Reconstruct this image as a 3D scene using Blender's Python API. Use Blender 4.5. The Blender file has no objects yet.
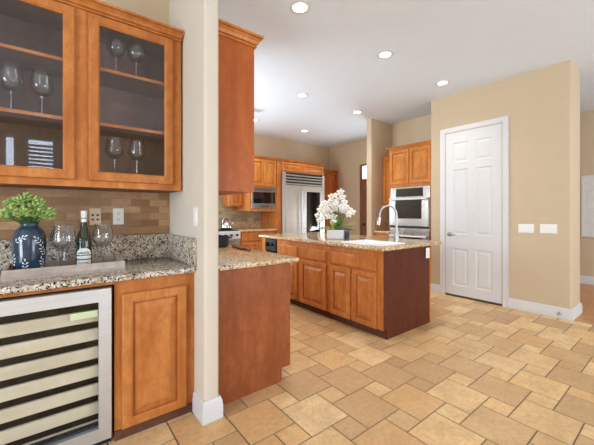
import bpy, bmesh, math, random
from mathutils import Vector, Matrix
R = random.Random(7)
SC = bpy.context.scene
COL = SC.collection
PI = math.pi

# ------------------------------------------------------------------ camera, world, light, exposure
cam_data = bpy.data.cameras.new('camera')
cam = bpy.data.objects.new('camera', cam_data); COL.objects.link(cam)
cam_data.sensor_width = 36.0
cam_data.lens = 311.8 * 36 / 594
cam_data.shift_y = -9.5 / 594
cam_data.clip_start = 0.05
cam.location = (0, 0, 1.25)
cam.rotation_euler = (PI / 2, 0, math.atan2(400, 311.8) - PI / 2)
SC.camera = cam

CEIL = 3.04
world = bpy.data.worlds.new('world'); SC.world = world; world.use_nodes = True
world.node_tree.nodes['Background'].inputs[0].default_value = (0.80, 0.88, 1.0, 1)
world.node_tree.nodes['Background'].inputs[1].default_value = 1.6
SC.view_settings.view_transform = 'Standard'
SC.view_settings.look = 'None'
SC.view_settings.gamma = 1.0
SC.view_settings.exposure = -0.16
SC.view_settings.use_curve_mapping = False
SC.cycles.use_denoising = True
SC.cycles.max_bounces = 10
SC.cycles.diffuse_bounces = 6
SC.cycles.transparent_max_bounces = 16
SC.cycles.caustics_reflective = False
SC.cycles.caustics_refractive = False
SC.cycles.sample_clamp_indirect = 6.0

def area_light(name, loc, direction, sx, sy, power, col):
    l = bpy.data.lights.new(name, 'AREA'); l.shape = 'RECTANGLE'; l.size = sx; l.size_y = sy
    l.energy = power; l.color = col
    o = bpy.data.objects.new(name, l); COL.objects.link(o); o.location = loc
    o.rotation_euler = Vector(direction).to_track_quat('-Z', 'Z').to_euler()
    return o
DAY = (0.72, 0.86, 1.0)
# daylight lamps at openings; all but the shuttered window are added for light
area_light('daylight_shutter_window', (-0.36, -3.72, 1.8), (0, 1, 0.05), 1.0, 1.8, 50, DAY)
area_light('added_daylight_patio', (3.2, -3.80, 1.15), (-0.1, 1, 0.45), 2.3, 2.2, 145, DAY)
area_light('added_daylight_living', (6.1, -3.80, 1.55), (-0.1, 1, 0.2), 1.5, 1.6, 120, DAY)
area_light('added_daylight_side', (-4.3, -0.9, 1.35), (1, 0.0, 0.4), 3.2, 2.0, 380, DAY)
area_light('added_daylight_kitchen', (1.5, 6.50, 1.5), (0.45, -1, 0.8), 1.1, 1.2, 110, DAY)
area_light('added_daylight_glass_door', (6.25, 4.58, 1.1), (-1, 0.25, 0.75), 0.62, 1.7, 85, (0.84, 0.92, 1.0))
area_light('added_daylight_counter', (0.25, 4.2, 1.45), (1, 0.35, 0.2), 1.3, 1.3, 150, (0.84, 0.92, 1.0))
CAN_POWER = 38
CAN_COL = (1.0, 0.93, 0.83)

# ------------------------------------------------------------------ materials
def lin(c):
    return c / 12.92 if c <= 0.04045 else ((c + 0.055) / 1.055) ** 2.4
def rgb(r, g, b):
    return (lin(r / 255), lin(g / 255), lin(b / 255), 1)

class NT:
    def __init__(s, name):
        s.m = bpy.data.materials.new(name); s.m.use_nodes = True
        s.t = s.m.node_tree; s.n = s.t.nodes
        s.b = s.n['Principled BSDF']
    def node(s, typ, **k):
        x = s.n.new(typ)
        for a, v in k.items():
            if a in ('inp',):
                for i, q in v.items(): x.inputs[i].default_value = q
            else: setattr(x, a, v)
        return x
    def link(s, a, b): s.t.links.new(a, b)
    def ramp(s, fac, stops, interp='LINEAR'):
        r = s.n.new('ShaderNodeValToRGB'); r.color_ramp.interpolation = interp
        els = r.color_ramp.elements
        while len(els) < len(stops): els.new(0.5)
        for e, (p, c) in zip(els, stops): e.position = p; e.color = c
        s.link(fac, r.inputs[0]); return r.outputs[0]
    def mix(s, fac, a, b, blend='MIX'):
        x = s.n.new('ShaderNodeMix'); x.data_type = 'RGBA'; x.blend_type = blend
        for sock, v in ((x.inputs[0], fac), (x.inputs[6], a), (x.inputs[7], b)):
            if hasattr(v, 'is_output'): s.link(v, sock)
            else: sock.default_value = v
        return x.outputs[2]
    def coords(s, scale=(1, 1, 1), kind='Object', rnd=False):
        tc = s.n.new('ShaderNodeTexCoord'); mp = s.n.new('ShaderNodeMapping')
        mp.inputs['Scale'].default_value = scale
        s.link(tc.outputs[kind], mp.inputs[0])
        if rnd:
            oi = s.n.new('ShaderNodeObjectInfo'); mu = s.n.new('ShaderNodeMath'); mu.operation = 'MULTIPLY'
            mu.inputs[1].default_value = 37.0; s.link(oi.outputs['Random'], mu.inputs[0])
            cx = s.n.new('ShaderNodeCombineXYZ')
            for i in range(3): s.link(mu.outputs[0], cx.inputs[i])
            s.link(cx.outputs[0], mp.inputs['Location'])
        return mp.outputs[0]
    def noise(s, vec, scale, detail=4, rough=0.55, out='Fac'):
        x = s.n.new('ShaderNodeTexNoise'); x.inputs['Scale'].default_value = scale
        x.inputs['Detail'].default_value = detail; x.inputs['Roughness'].default_value = rough
        s.link(vec, x.inputs['Vector']); return x.outputs[out]
    def bump(s, h, strength, dist=0.002):
        x = s.n.new('ShaderNodeBump'); x.inputs['Strength'].default_value = strength
        x.inputs['Distance'].default_value = dist
        s.link(h, x.inputs['Height']); s.link(x.outputs[0], s.b.inputs['Normal'])

def plain(name, col, rough=0.5, metal=0.0, spec=0.5, var=0.03, bump=0.0, coat=0.0):
    t = NT(name); v = t.coords()
    f = t.noise(v, 9, 3)
    a = tuple(c * (1 - var) for c in col[:3]) + (1,); b = tuple(min(1, c * (1 + var)) for c in col[:3]) + (1,)
    t.link(t.ramp(f, [(0.3, a), (0.7, b)]), t.b.inputs['Base Color'])
    t.b.inputs['Roughness'].default_value = rough; t.b.inputs['Metallic'].default_value = metal
    t.b.inputs['Specular IOR Level'].default_value = spec
    t.b.inputs['Coat Weight'].default_value = coat
    if bump: t.bump(t.noise(v, 220, 2), bump)
    return t.m

def wood(name, base, dark, light, rough=0.38, axis=2, coat=0.06):
    t = NT(name)
    sc = [6, 6, 6]; sc[axis] = 1.1
    f1 = t.noise(t.coords(tuple(sc), rnd=True), 1.6, 4, 0.55)
    sc2 = [60, 60, 60]; sc2[axis] = 3.0
    f2 = t.noise(t.coords(tuple(sc2), rnd=True), 1.0, 3, 0.5)
    mott = t.noise(t.coords((16, 16, 10), rnd=True), 1.5, 3, 0.6)
    blotch = t.noise(t.coords((2.5, 2.5, 2.0), rnd=True), 1.5, 2)
    c = t.ramp(f1, [(0.25, dark), (0.5, base), (0.78, light)])
    c = t.mix(t.ramp(f2, [(0.35, (0.28, 0.28, 0.28, 1)), (0.75, (0, 0, 0, 1))]), c, dark)
    c = t.mix(t.ramp(mott, [(0.35, (0.55, 0.55, 0.55, 1)), (0.62, (0, 0, 0, 1))]), c, dark)
    hs = t.n.new('ShaderNodeHueSaturation')
    mr = t.n.new('ShaderNodeMapRange'); mr.inputs[3].default_value = 0.86; mr.inputs[4].default_value = 1.14
    t.link(blotch, mr.inputs[0]); t.link(mr.outputs[0], hs.inputs['Value']); t.link(c, hs.inputs['Color'])
    t.link(hs.outputs[0], t.b.inputs['Base Color'])
    t.b.inputs['Roughness'].default_value = rough
    t.b.inputs['Coat Weight'].default_value = coat; t.b.inputs['Coat Roughness'].default_value = 0.2
    t.b.inputs['Specular IOR Level'].default_value = 0.25
    return t.m

def granite(name, cream, tan, grey, dark, rough=0.13, sc=1.0):
    t = NT(name); v = t.coords()
    big = t.noise(v, 9 * sc, 4, 0.6)
    c = t.ramp(big, [(0.35, tan), (0.52, cream), (0.68, tan)])
    n2 = t.noise(v, 34 * sc, 3, 0.7)
    c = t.mix(t.ramp(n2, [(0.53, (0, 0, 0, 1)), (0.60, (1, 1, 1, 1))]), c, grey)
    vo = t.node('ShaderNodeTexVoronoi'); vo.inputs['Scale'].default_value = 95 * sc
    t.link(v, vo.inputs['Vector'])
    sep = t.node('ShaderNodeSeparateColor'); t.link(vo.outputs['Color'], sep.inputs[0])
    c = t.mix(t.ramp(sep.outputs[0], [(0.0, (1, 1, 1, 1)), (0.16, (0, 0, 0, 1))], 'CONSTANT'), c, dark)
    c = t.mix(t.ramp(sep.outputs[1], [(0.0, (0.75, 0.75, 0.75, 1)), (0.14, (0, 0, 0, 1))], 'CONSTANT'), c, rgb(245, 238, 225))
    n3 = t.noise(v, 24 * sc, 5, 0.75)
    c = t.mix(t.ramp(n3, [(0.30, (1, 1, 1, 1)), (0.40, (0, 0, 0, 1))]), c, dark)
    t.link(c, t.b.inputs['Base Color']); t.b.inputs['Roughness'].default_value = rough
    return t.m

def brick_tile(name, ca, cb, cc, mortar, w, h, gloss=0.45):
    t = NT(name)
    tc = t.node('ShaderNodeTexCoord'); sx = t.node('ShaderNodeSeparateXYZ'); cx = t.node('ShaderNodeCombineXYZ')
    t.link(tc.outputs['Object'], sx.inputs[0]); t.link(sx.outputs[0], cx.inputs[0]); t.link(sx.outputs[2], cx.inputs[1])
    b = t.node('ShaderNodeTexBrick')
    b.inputs['Scale'].default_value = 1.0; b.inputs['Brick Width'].default_value = w; b.inputs['Row Height'].default_value = h
    b.inputs['Mortar Size'].default_value = 0.0022; b.inputs['Mortar Smooth'].default_value = 0.3
    b.inputs['Color1'].default_value = (0, 0, 0, 1); b.inputs['Color2'].default_value = (1, 1, 1, 1); b.inputs['Mortar'].default_value = (0.5, 0.5, 0.5, 1)
    t.link(cx.outputs[0], b.inputs['Vector'])
    c = t.ramp(b.outputs['Color'], [(0.05, ca), (0.5, cb), (0.95, cc)])
    n = t.noise(t.coords((14, 14, 40)), 1.5, 5, 0.65)
    c = t.mix(t.ramp(n, [(0.35, (0.45, 0.45, 0.45, 1)), (0.7, (0, 0, 0, 1))]), c, ca)
    c = t.mix(b.outputs['Fac'], c, mortar)
    t.link(c, t.b.inputs['Base Color']); t.b.inputs['Roughness'].default_value = gloss
    inv = t.node('ShaderNodeMath', operation='SUBTRACT'); inv.inputs[0].default_value = 1; t.link(b.outputs['Fac'], inv.inputs[1])
    t.bump(inv.outputs[0], 0.5, 0.002)
    return t.m

def clear_glass(name, tint=(0.97, 0.985, 0.98, 1), base=0.05, edge=0.55, rough=0.0, power=3.0):
    t = NT(name); t.n.remove(t.b)
    out = t.n['Material Output']
    tr = t.node('ShaderNodeBsdfTransparent'); tr.inputs[0].default_value = tint
    gl = t.node('ShaderNodeBsdfGlossy'); gl.inputs['Roughness'].default_value = rough
    lw = t.node('ShaderNodeLayerWeight'); lw.inputs[0].default_value = 0.5
    pw = t.node('ShaderNodeMath', operation='POWER'); pw.inputs[1].default_value = power; t.link(lw.outputs['Facing'], pw.inputs[0])
    mr = t.node('ShaderNodeMapRange'); mr.inputs[3].default_value = base; mr.inputs[4].default_value = edge
    t.link(pw.outputs[0], mr.inputs[0])
    mx = t.node('ShaderNodeMixShader'); t.link(mr.outputs[0], mx.inputs[0]); t.link(tr.outputs[0], mx.inputs[1]); t.link(gl.outputs[0], mx.inputs[2])
    t.link(mx.outputs[0], out.inputs[0])
    return t.m

def emit(name, col, strength):
    t = NT(name)
    t.b.inputs['Base Color'].default_value = col
    t.b.inputs['Emission Color'].default_value = col; t.b.inputs['Emission Strength'].default_value = strength
    return t.m

def steel(name, col, rough=0.28, axis=0):
    t = NT(name); sc = [180, 180, 180]; sc[axis] = 1.5
    f = t.noise(t.coords(tuple(sc)), 1.0, 2)
    a = tuple(c * 0.93 for c in col[:3]) + (1,)
    t.link(t.ramp(f, [(0.3, a), (0.7, col)]), t.b.inputs['Base Color'])
    t.b.inputs['Metallic'].default_value = 1.0; t.b.inputs['Roughness'].default_value = rough
    return t.m

M = {}
M['wall'] = plain('wall_paint', rgb(205, 185, 155), 0.75, spec=0.25, var=0.012, bump=0.08)
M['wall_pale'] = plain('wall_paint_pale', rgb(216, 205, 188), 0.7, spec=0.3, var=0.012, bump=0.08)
M['ceil'] = plain('ceiling_paint', rgb(224, 233, 242), 0.9, spec=0.1, var=0.01, bump=0.15)
M['white'] = plain('white_trim_paint', rgb(217, 217, 216), 0.4, var=0.01)
M['whiteplastic'] = plain('white_plastic', rgb(243, 243, 240), 0.35, var=0.01)
M['almond'] = plain('almond_plastic', rgb(230, 210, 178), 0.4, var=0.01)
M['slot'] = plain('dark_slot', rgb(70, 62, 52), 0.5)
M['cab'] = wood('maple_cabinet', rgb(201, 128, 66), rgb(166, 94, 42), rgb(220, 152, 88))
M['cab_bright'] = wood('honey_maple_cabinet', rgb(206, 132, 60), rgb(176, 102, 38), rgb(222, 156, 82))
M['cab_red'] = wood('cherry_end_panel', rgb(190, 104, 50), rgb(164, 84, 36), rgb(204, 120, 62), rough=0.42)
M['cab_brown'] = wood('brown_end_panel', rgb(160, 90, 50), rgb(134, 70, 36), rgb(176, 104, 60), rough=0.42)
M['cab_dark'] = wood('dark_end_panel', rgb(96, 44, 26), rgb(78, 33, 19), rgb(108, 52, 32), rough=0.42, coat=0.03)  # much darker and redder than the door wood
M['cab_inside'] = wood('cabinet_interior', rgb(132, 98, 84), rgb(112, 82, 68), rgb(146, 112, 96), rough=0.6, coat=0)
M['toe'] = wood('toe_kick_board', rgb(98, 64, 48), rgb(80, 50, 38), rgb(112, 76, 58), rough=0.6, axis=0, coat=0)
M['granite'] = granite('grey_granite', rgb(208, 196, 178), rgb(168, 146, 120), rgb(134, 128, 124), rgb(46, 42, 42), sc=1.45)
M['granite_warm_lit'] = granite('warm_lit_granite', rgb(222, 194, 146), rgb(200, 158, 100), rgb(166, 138, 104), rgb(84, 66, 52), sc=1.35)  # same granite as the bar, with warm light mixed into its colour
M['tile_bar'] = brick_tile('brown_stone_tile', rgb(144, 105, 70), rgb(174, 134, 95), rgb(206, 168, 128), rgb(156, 122, 90), 0.125, 0.05)
M['tile_kitchen'] = brick_tile('tan_stone_tile', rgb(150, 128, 92), rgb(176, 154, 116), rgb(196, 176, 138), rgb(150, 134, 104), 0.152, 0.076)
M['steel'] = steel('brushed_steel', rgb(172, 168, 162), 0.24)
M['steel_fridge'] = steel('satin_fridge_steel', rgb(206, 202, 195), 0.42)
M['steel_white'] = steel('pale_brushed_steel', rgb(228, 233, 238), 0.5)
M['chrome'] = plain('chrome', rgb(225, 225, 225), 0.08, metal=1.0, var=0.0)
M['nickel'] = plain('satin_nickel', rgb(172, 168, 162), 0.3, metal=1.0, var=0.0)
M['black'] = plain('black_enamel', rgb(22, 22, 24), 0.25, var=0.0)
M['blackmatte'] = plain('matte_black', rgb(26, 26, 28), 0.6, var=0.0)
M['gap'] = plain('dark_cavity', rgb(20, 24, 36), 0.6)
M['darkglass'] = plain('black_oven_glass', rgb(20, 20, 22), 0.04, spec=0.7, var=0.0)
M['glass'] = clear_glass('pane_glass', (0.97, 0.97, 0.975, 1), 0.05, 0.45, power=4)
M['coolglass'] = clear_glass('fridge_glass', (0.97, 0.975, 0.98, 1), 0.03, 0.4, power=4)
M['wineglass'] = clear_glass('wine_glass', (0.94, 0.95, 0.955, 1), 0.06, 0.85, power=2.0)
M['slat'] = wood('pale_shelf_front', rgb(228, 216, 190), rgb(212, 200, 172), rgb(236, 226, 202), axis=0, coat=0)
M['glass_stem'] = clear_glass('wine_glass_stem', (0.9, 0.91, 0.92, 1), 0.28, 0.9, power=1.5)
M['bottle'] = plain('green_bottle_glass', rgb(40, 48, 20), 0.06, spec=0.8, var=0.0)
M['foil'] = plain('white_foil', rgb(236, 234, 230), 0.35, var=0.0)
M['label'] = plain('paper_label', rgb(240, 240, 236), 0.6, var=0.0)
M['ink'] = plain('label_ink', rgb(60, 58, 54), 0.6, var=0.0)
M['vase'] = plain('blue_glaze', rgb(42, 62, 82), 0.14, var=0.18, coat=0.4)
M['motif'] = plain('white_motif', rgb(226, 232, 236), 0.4, var=0.0)
M['leafy'] = plain('pale_green_leaf', rgb(176, 200, 118), 0.5, var=0.22)
M['leaf'] = plain('orchid_leaf', rgb(92, 130, 58), 0.4, var=0.25)
M['leaf_dark'] = plain('dark_leaf', rgb(42, 66, 46), 0.4, var=0.2)
M['petal'] = plain('white_petal', rgb(250, 248, 244), 0.5, var=0.01)
M['throat'] = plain('yellow_throat', rgb(226, 206, 130), 0.5)
M['pot'] = plain('white_ceramic', rgb(238, 240, 244), 0.25, var=0.01)
M['slate'] = plain('slate_blue_ceramic', rgb(66, 86, 104), 0.25)
M['soil'] = plain('moss', rgb(88, 92, 52), 0.9, var=0.3)
M['graywood'] = wood('whitewashed_wood', rgb(206, 192, 182), rgb(166, 146, 132), rgb(228, 220, 212), rough=0.7, axis=0, coat=0)
M['board'] = wood('brown_board', rgb(150, 92, 44), rgb(118, 66, 28), rgb(170, 110, 58), axis=0)
M['doorwood'] = wood('brown_door', rgb(142, 98, 76), rgb(120, 78, 58), rgb(160, 114, 92))
M['lens'] = emit('lamp_lens', (1, 0.95, 0.88, 1), 9)
M['sky_pane'] = emit('daylit_pane', (1, 1, 1, 1), 1.6)
M['art'] = plain('pale_print', rgb(222, 222, 218), 0.5, var=0.06)

def floor_tile_material():
    t = NT('stone_floor_tile')
    at = t.node('ShaderNodeAttribute', attribute_name='tone')
    c = t.ramp(at.outputs['Fac'], [(0.0, rgb(196, 158, 116)), (0.2, rgb(218, 178, 128)), (0.45, rgb(238, 200, 146)), (0.7, rgb(247, 214, 162)), (0.88, rgb(242, 200, 140)), (1.0, rgb(224, 178, 124))])
    v = t.coords()
    n1 = t.noise(v, 5.0, 6, 0.7)
    c = t.mix(t.ramp(n1, [(0.36, (0.55, 0.55, 0.55, 1)), (0.6, (0, 0, 0, 1))]), c, rgb(196, 154, 104))
    n2 = t.noise(v, 38, 4, 0.7)
    c = t.mix(t.ramp(n2, [(0.3, (0.4, 0.4, 0.4, 1)), (0.55, (0, 0, 0, 1))]), c, rgb(168, 132, 94))
    n4 = t.noise(v, 17, 4, 0.7)
    c = t.mix(t.ramp(n4, [(0.55, (0, 0, 0, 1)), (0.75, (0.4, 0.4, 0.4, 1))]), c, rgb(238, 208, 162))
    g = t.node('ShaderNodeAttribute', attribute_name='grout')
    c = t.mix(g.outputs['Fac'], c, rgb(116, 92, 68))
    t.link(c, t.b.inputs['Base Color']); t.b.inputs['Roughness'].default_value = 0.42
    t.bump(n2, 0.15, 0.002)
    return t.m
M['floor'] = floor_tile_material()

def plank_material():
    t = NT('oak_planks')
    tc = t.node('ShaderNodeTexCoord'); sx = t.node('ShaderNodeSeparateXYZ'); cx = t.node('ShaderNodeCombineXYZ')
    t.link(tc.outputs['Object'], sx.inputs[0]); t.link(sx.outputs[1], cx.inputs[0]); t.link(sx.outputs[0], cx.inputs[1])
    b = t.node('ShaderNodeTexBrick'); b.inputs['Scale'].default_value = 1; b.inputs['Brick Width'].default_value = 0.9; b.inputs['Row Height'].default_value = 0.083
    b.inputs['Mortar Size'].default_value = 0.0012; b.inputs['Color1'].default_value = (0, 0, 0, 1); b.inputs['Color2'].default_value = (1, 1, 1, 1); b.inputs['Mortar'].default_value = (0.5, .5, .5, 1)
    t.link(cx.outputs[0], b.inputs['Vector'])
    c = t.ramp(b.outputs['Color'], [(0, rgb(196, 134, 78)), (1, rgb(226, 166, 108))])
    n = t.noise(t.coords((30, 2, 30)), 1.5, 4)
    c = t.mix(t.ramp(n, [(0.35, (0.5, .5, .5, 1)), (0.7, (0, 0, 0, 1))]), c, rgb(184, 120, 68))
    c = t.mix(b.outputs['Fac'], c, rgb(110, 66, 36))
    t.link(c, t.b.inputs['Base Color']); t.b.inputs['Roughness'].default_value = 0.3
    return t.m
M['planks'] = plank_material()

# ------------------------------------------------------------------ mesh helpers
class MB:
    def __init__(s): s.bm = bmesh.new()
    def box(s, x0, x1, y0, y1, z0, z1, bev=0.0, seg=2):
        v = [s.bm.verts.new((x, y, z)) for x in (x0, x1) for y in (y0, y1) for z in (z0, z1)]
        f = [(0, 1, 3, 2), (4, 6, 7, 5), (0, 4, 5, 1), (2, 3, 7, 6), (0, 2, 6, 4), (1, 5, 7, 3)]
        fs = [s.bm.faces.new([v[i] for i in q]) for q in f]
        if bev > 0:
            es = list({e for q in fs for e in q.edges})
            bmesh.ops.bevel(s.bm, geom=es, offset=bev, segments=seg, affect='EDGES', profile=0.5, clamp_overlap=True)
        return s
    def poly(s, pts): s.bm.faces.new([s.bm.verts.new(p) for p in pts]); return s
    def rings(s, rings, close=True, cap0=True, cap1=True, loop=False):
        rv = [[s.bm.verts.new(p) for p in r] for r in rings]
        n = len(rv[0]); pairs = list(zip(rv[:-1], rv[1:]))
        if loop: pairs.append((rv[-1], rv[0]))
        for a, b in pairs:
            for i in range(n if close else n - 1):
                j = (i + 1) % n
                s.bm.faces.new((a[i], a[j], b[j], b[i]))
        if not loop:
            if cap0: s.bm.faces.new(rv[0][::-1])
            if cap1: s.bm.faces.new(rv[-1])
        return s
    def lathe(s, prof, c=(0, 0, 0), n=24, cap0=True, cap1=True, axis='z'):
        rs = []
        for r, z in prof:
            ring = []
            for i in range(n):
                a = 2 * PI * i / n
                p = (r * math.cos(a), r * math.sin(a), z)
                if axis == 'y': p = (p[0], -p[2], p[1])
                if axis == 'x': p = (p[2], p[0], p[1])
                ring.append((c[0] + p[0], c[1] + p[1], c[2] + p[2]))
            rs.append(ring)
        return s.rings(rs, cap0=cap0, cap1=cap1)
    def tube(s, pts, r, n=10, cap=True):
        pts = [Vector(p) for p in pts]; rs = []
        up = Vector((0.31, 0.2, 0.93))
        for i, p in enumerate(pts):
            d = (pts[min(i + 1, len(pts) - 1)] - pts[max(i - 1, 0)]).normalized()
            a = d.cross(up)
            if a.length < 0.05: a = d.cross(Vector((1, 0, 0)))
            a.normalize(); b = d.cross(a).normalized()
            rr = r[i] if isinstance(r, (list, tuple)) else r
            rs.append([p + a * rr * math.cos(2 * PI * k / n) + b * rr * math.sin(2 * PI * k / n) for k in range(n)])
        return s.rings(rs, cap0=cap, cap1=cap)
    def build(s, name, mat, parent=None, smooth=False, angle=None):
        bmesh.ops.recalc_face_normals(s.bm, faces=s.bm.faces[:])
        me = bpy.data.meshes.new(name); s.bm.to_mesh(me); s.bm.free()
        me.materials.append(mat)
        if smooth:
            for p in me.polygons: p.use_smooth = True
            if angle is not None: me.set_sharp_from_angle(angle=math.radians(angle))
        o = bpy.data.objects.new(name, me); COL.objects.link(o)
        if parent is not None: o.parent = parent
        return o

def B(x0, x1, y0, y1, z0, z1, bev=0.0, seg=2): return MB().box(x0, x1, y0, y1, z0, z1, bev, seg)
def rect(x0, x1, z0, z1, y): return [(x0, y, z0), (x1, y, z0), (x1, y, z1), (x0, y, z1)]
def hrect(x0, x1, y0, y1, z): return [(x0, y0, z), (x1, y0, z), (x1, y1, z), (x0, y1, z)]

def thing(name, label, cat, loc=(0, 0, 0), rotz=0.0, group=None):
    o = bpy.data.objects.new(name, None); COL.objects.link(o)
    o.empty_display_size = 0.1
    o.location = loc; o.rotation_euler = (0, 0, rotz); o['label'] = label; o['category'] = cat
    if group: o['group'] = group
    return o
def tag(o, label, cat, group=None):
    o['label'] = label; o['category'] = cat
    if group: o['group'] = group
    return o
def struct(o): o['kind'] = 'structure'; return o
def dup(root, loc, rotz, label, group=None):
    r = root.copy(); COL.objects.link(r); r.location = loc; r.rotation_euler = (0, 0, rotz); r['label'] = label
    if group: r['group'] = group
    for ch in list(root.children):
        c = ch.copy(); COL.objects.link(c); c.parent = r
        for g in list(ch.children):
            d = g.copy(); COL.objects.link(d); d.parent = c
    return r
NEGX, POSX, NEGY = -PI / 2, PI / 2, 0.0      # facings of cabinet fronts (local front is -y)

# ------------------------------------------------------------------ setting
def build_floor():
    mb = bmesh.new(); L, S = 0.302, 0.152; g = 0.0028
    tone = mb.faces.layers.float.new('tone') if False else None
    X0, X1, Y0, Y1 = -4.0, 4.76, -3.5, 6.2
    vals = []
    rr = random.Random(3)
    def tile(x0, x1, y0, y1):
        x0, x1, y0, y1 = max(x0 + g, X0), min(x1 - g, X1), max(y0 + g, Y0), min(y1 - g, Y1)
        if x1 - x0 < 0.01 or y1 - y0 < 0.01: return
        t = rr.random(); b = 0.0025
        ro = [mb.verts.new(p) for p in hrect(x0, x1, y0, y1, -0.003)]
        ri = [mb.verts.new(p) for p in hrect(x0 + b, x1 - b, y0 + b, y1 - b, 0.0)]
        mb.faces.new(ri); vals.append((t, 0.0))
        for i in range(4):
            j = (i + 1) % 4; mb.faces.new((ro[i], ro[j], ri[j], ri[i])); vals.append((t, 0.35))
    ox, oy = 1.438, 1.170
    for i in range(-40, 41):
        for j in range(-40, 41):
            x = ox + i * L + j * S; y = oy - i * S + j * L
            if x < X0 - L or x > X1 + S or y < Y0 - L or y > Y1: continue
            tile(x, x + L, y, y + L); tile(x - S, x, y, y + S)
    mb.faces.new([mb.verts.new(p) for p in hrect(X0, X1, Y0, Y1, -0.003)]); vals.append((0.1, 1.0))
    for z in (-0.05,):
        mb.faces.new([mb.verts.new(p) for p in hrect(X0, X1, Y0, Y1, z)][::-1]); vals.append((0.1, 1.0))
    me = bpy.data.meshes.new('floor'); mb.to_mesh(me); mb.free()
    for nm, k in (('tone', 0), ('grout', 1)):
        a = me.attributes.new(nm, 'FLOAT', 'FACE'); a.data.foreach_set('value', [v[k] for v in vals])
    me.materials.append(M['floor'])
    o = bpy.data.objects.new('floor', me); COL.objects.link(o); struct(o)
build_floor()
struct(B(4.76, 7.5, -3.5, 6.3, -0.05, 0.0).build('floor', M['planks']))
struct(B(-4.1, 7.5, -3.6, 6.3, CEIL, CEIL + 0.1).build('ceiling', M['ceil']))

# walls in view
struct(B(-4.0, 0.68, 2.51, 2.63, 0, CEIL).build('wall_bar', M['wall']))
w = MB(); w.box(0.705, 0.80, 1.80, 3.62, 0, CEIL)
es = [e for e in w.bm.edges if all(abs(v.co.y - 1.80) < 1e-4 for v in e.verts) and abs(e.verts[0].co.z - e.verts[1].co.z) > 1]
bmesh.ops.bevel(w.bm, geom=es, offset=0.018, segments=5, affect='EDGES', profile=0.5)
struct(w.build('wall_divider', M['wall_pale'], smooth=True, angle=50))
struct(B(0.705, 0.80, 3.62, 4.80, 0, 1.10).build('wall_divider', M['wall']))
struct(B(0.705, 0.80, 3.62, 4.80, 2.45, CEIL).build('wall_divider', M['wall']))
struct(B(0.705, 0.80, 4.80, 6.2, 0, CEIL).build('wall_divider', M['wall']))
fr = MB()
for a, b in ((3.62, 3.67), (4.18, 4.24), (4.75, 4.80)): fr.box(0.70, 0.76, a, b, 1.10, 2.45)
for a, b in ((1.10, 1.15), (2.40, 2.45)): fr.box(0.70, 0.76, 3.67, 4.18, a, b); fr.box(0.70, 0.76, 4.24, 4.75, a, b)
kw = struct(fr.build('added_window_7', M['white']))  # unseen window over the counter, added to brighten the kitchen
B(0.725, 0.73, 3.67, 4.75, 1.15, 2.40).build('window_pane', M['glass'], kw)
struct(B(0.68, 0.705, 2.51, 2.63, 0, CEIL).build('wall_bar', M['wall']))
struct(B(2.06, 6.05, 6.2, 6.3, 0, CEIL).build('wall_kitchen', M['wall']))
struct(B(0.67, 0.95, 6.2, 6.3, 0, CEIL).build('wall_kitchen', M['wall']))
struct(B(0.95, 2.06, 6.2, 6.3, 0, 1.10).build('wall_kitchen', M['wall']))
struct(B(0.95, 2.06, 6.2, 6.3, 2.40, CEIL).build('wall_kitchen', M['wall']))
fr = MB()
fr.box(0.95, 1.0, 6.22, 6.28, 1.10, 2.40); fr.box(2.01, 2.06, 6.22, 6.28, 1.10, 2.40); fr.box(1.0, 2.01, 6.22, 6.28, 1.10, 1.15); fr.box(1.0, 2.01, 6.22, 6.28, 2.35, 2.40); fr.box(1.48, 1.53, 6.22, 6.28, 1.15, 2.35)
kw = struct(fr.build('added_window_6', M['white']))  # hidden behind the column, added to bring light into the kitchen
B(1.0, 2.01, 6.255, 6.26, 1.15, 2.35).build('window_pane', M['glass'], kw)
# pantry block with rounded corners
w = B(4.75, 5.21, 0.90, 2.61, 0, CEIL)
es = [e for e in w.bm.edges if all(abs(v.co.y - 0.90) < 1e-4 for v in e.verts) and abs(e.verts[0].co.z - e.verts[1].co.z) > 1]
bmesh.ops.bevel(w.bm, geom=es, offset=0.02, segments=5, affect='EDGES', profile=0.5)
struct(w.build('wall_pantry', M['wall'], smooth=True, angle=50))
struct(B(5.21, 5.41, 2.50, 2.61, 0, CEIL).build('wall_pantry', M['wall']))
struct(B(5.41, 5.52, 2.50, 3.80, 0, CEIL).build('wall_oven', M['wall']))
w = B(4.75, 5.52, 3.80, 3.92, 0, CEIL)
es = [e for e in w.bm.edges if all(abs(v.co.x - 4.75) < 1e-4 for v in e.verts) and abs(e.verts[0].co.z - e.verts[1].co.z) > 1]
bmesh.ops.bevel(w.bm, geom=es, offset=0.018, segments=4, affect='EDGES', profile=0.5)
struct(w.build('wall_stub', M['wall'], smooth=True, angle=50))
# right wall with a doorway and a transom over the door
struct(B(5.95, 6.05, 5.12, 6.2, 0, CEIL).build('wall_right', M['wall']))
struct(B(5.95, 6.05, 4.10, 5.12, 2.44, CEIL).build('wall_right', M['wall']))
struct(B(5.52, 6.05, 4.0, 4.10, 0, CEIL).build('wall_right', M['wall']))
dm = MB()
dm.box(5.97, 6.01, 4.16, 4.27, 0.01, 2.03); dm.box(5.97, 6.01, 4.90, 5.06, 0.01, 2.03); dm.box(5.97, 6.01, 4.27, 4.90, 0.01, 0.24); dm.box(5.97, 6.01, 4.27, 4.90, 1.91, 2.03)
d2 = struct(dm.build('door_2', M['doorwood']))
B(5.988, 5.992, 4.27, 4.90, 0.24, 1.91).build('glass_pane', M['glass'], d2)  # unseen glazing added to the door to light the far ceiling
MB().lathe([(0.03, 0.0), (0.03, -0.006), (0.012, -0.01), (0.012, -0.035), (0.028, -0.042), (0.028, -0.06), (0.015, -0.068)], (5.97, 4.98, 0.97), 14, axis='x').build('door_knob', M['blackmatte'], d2, True, 40)
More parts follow.
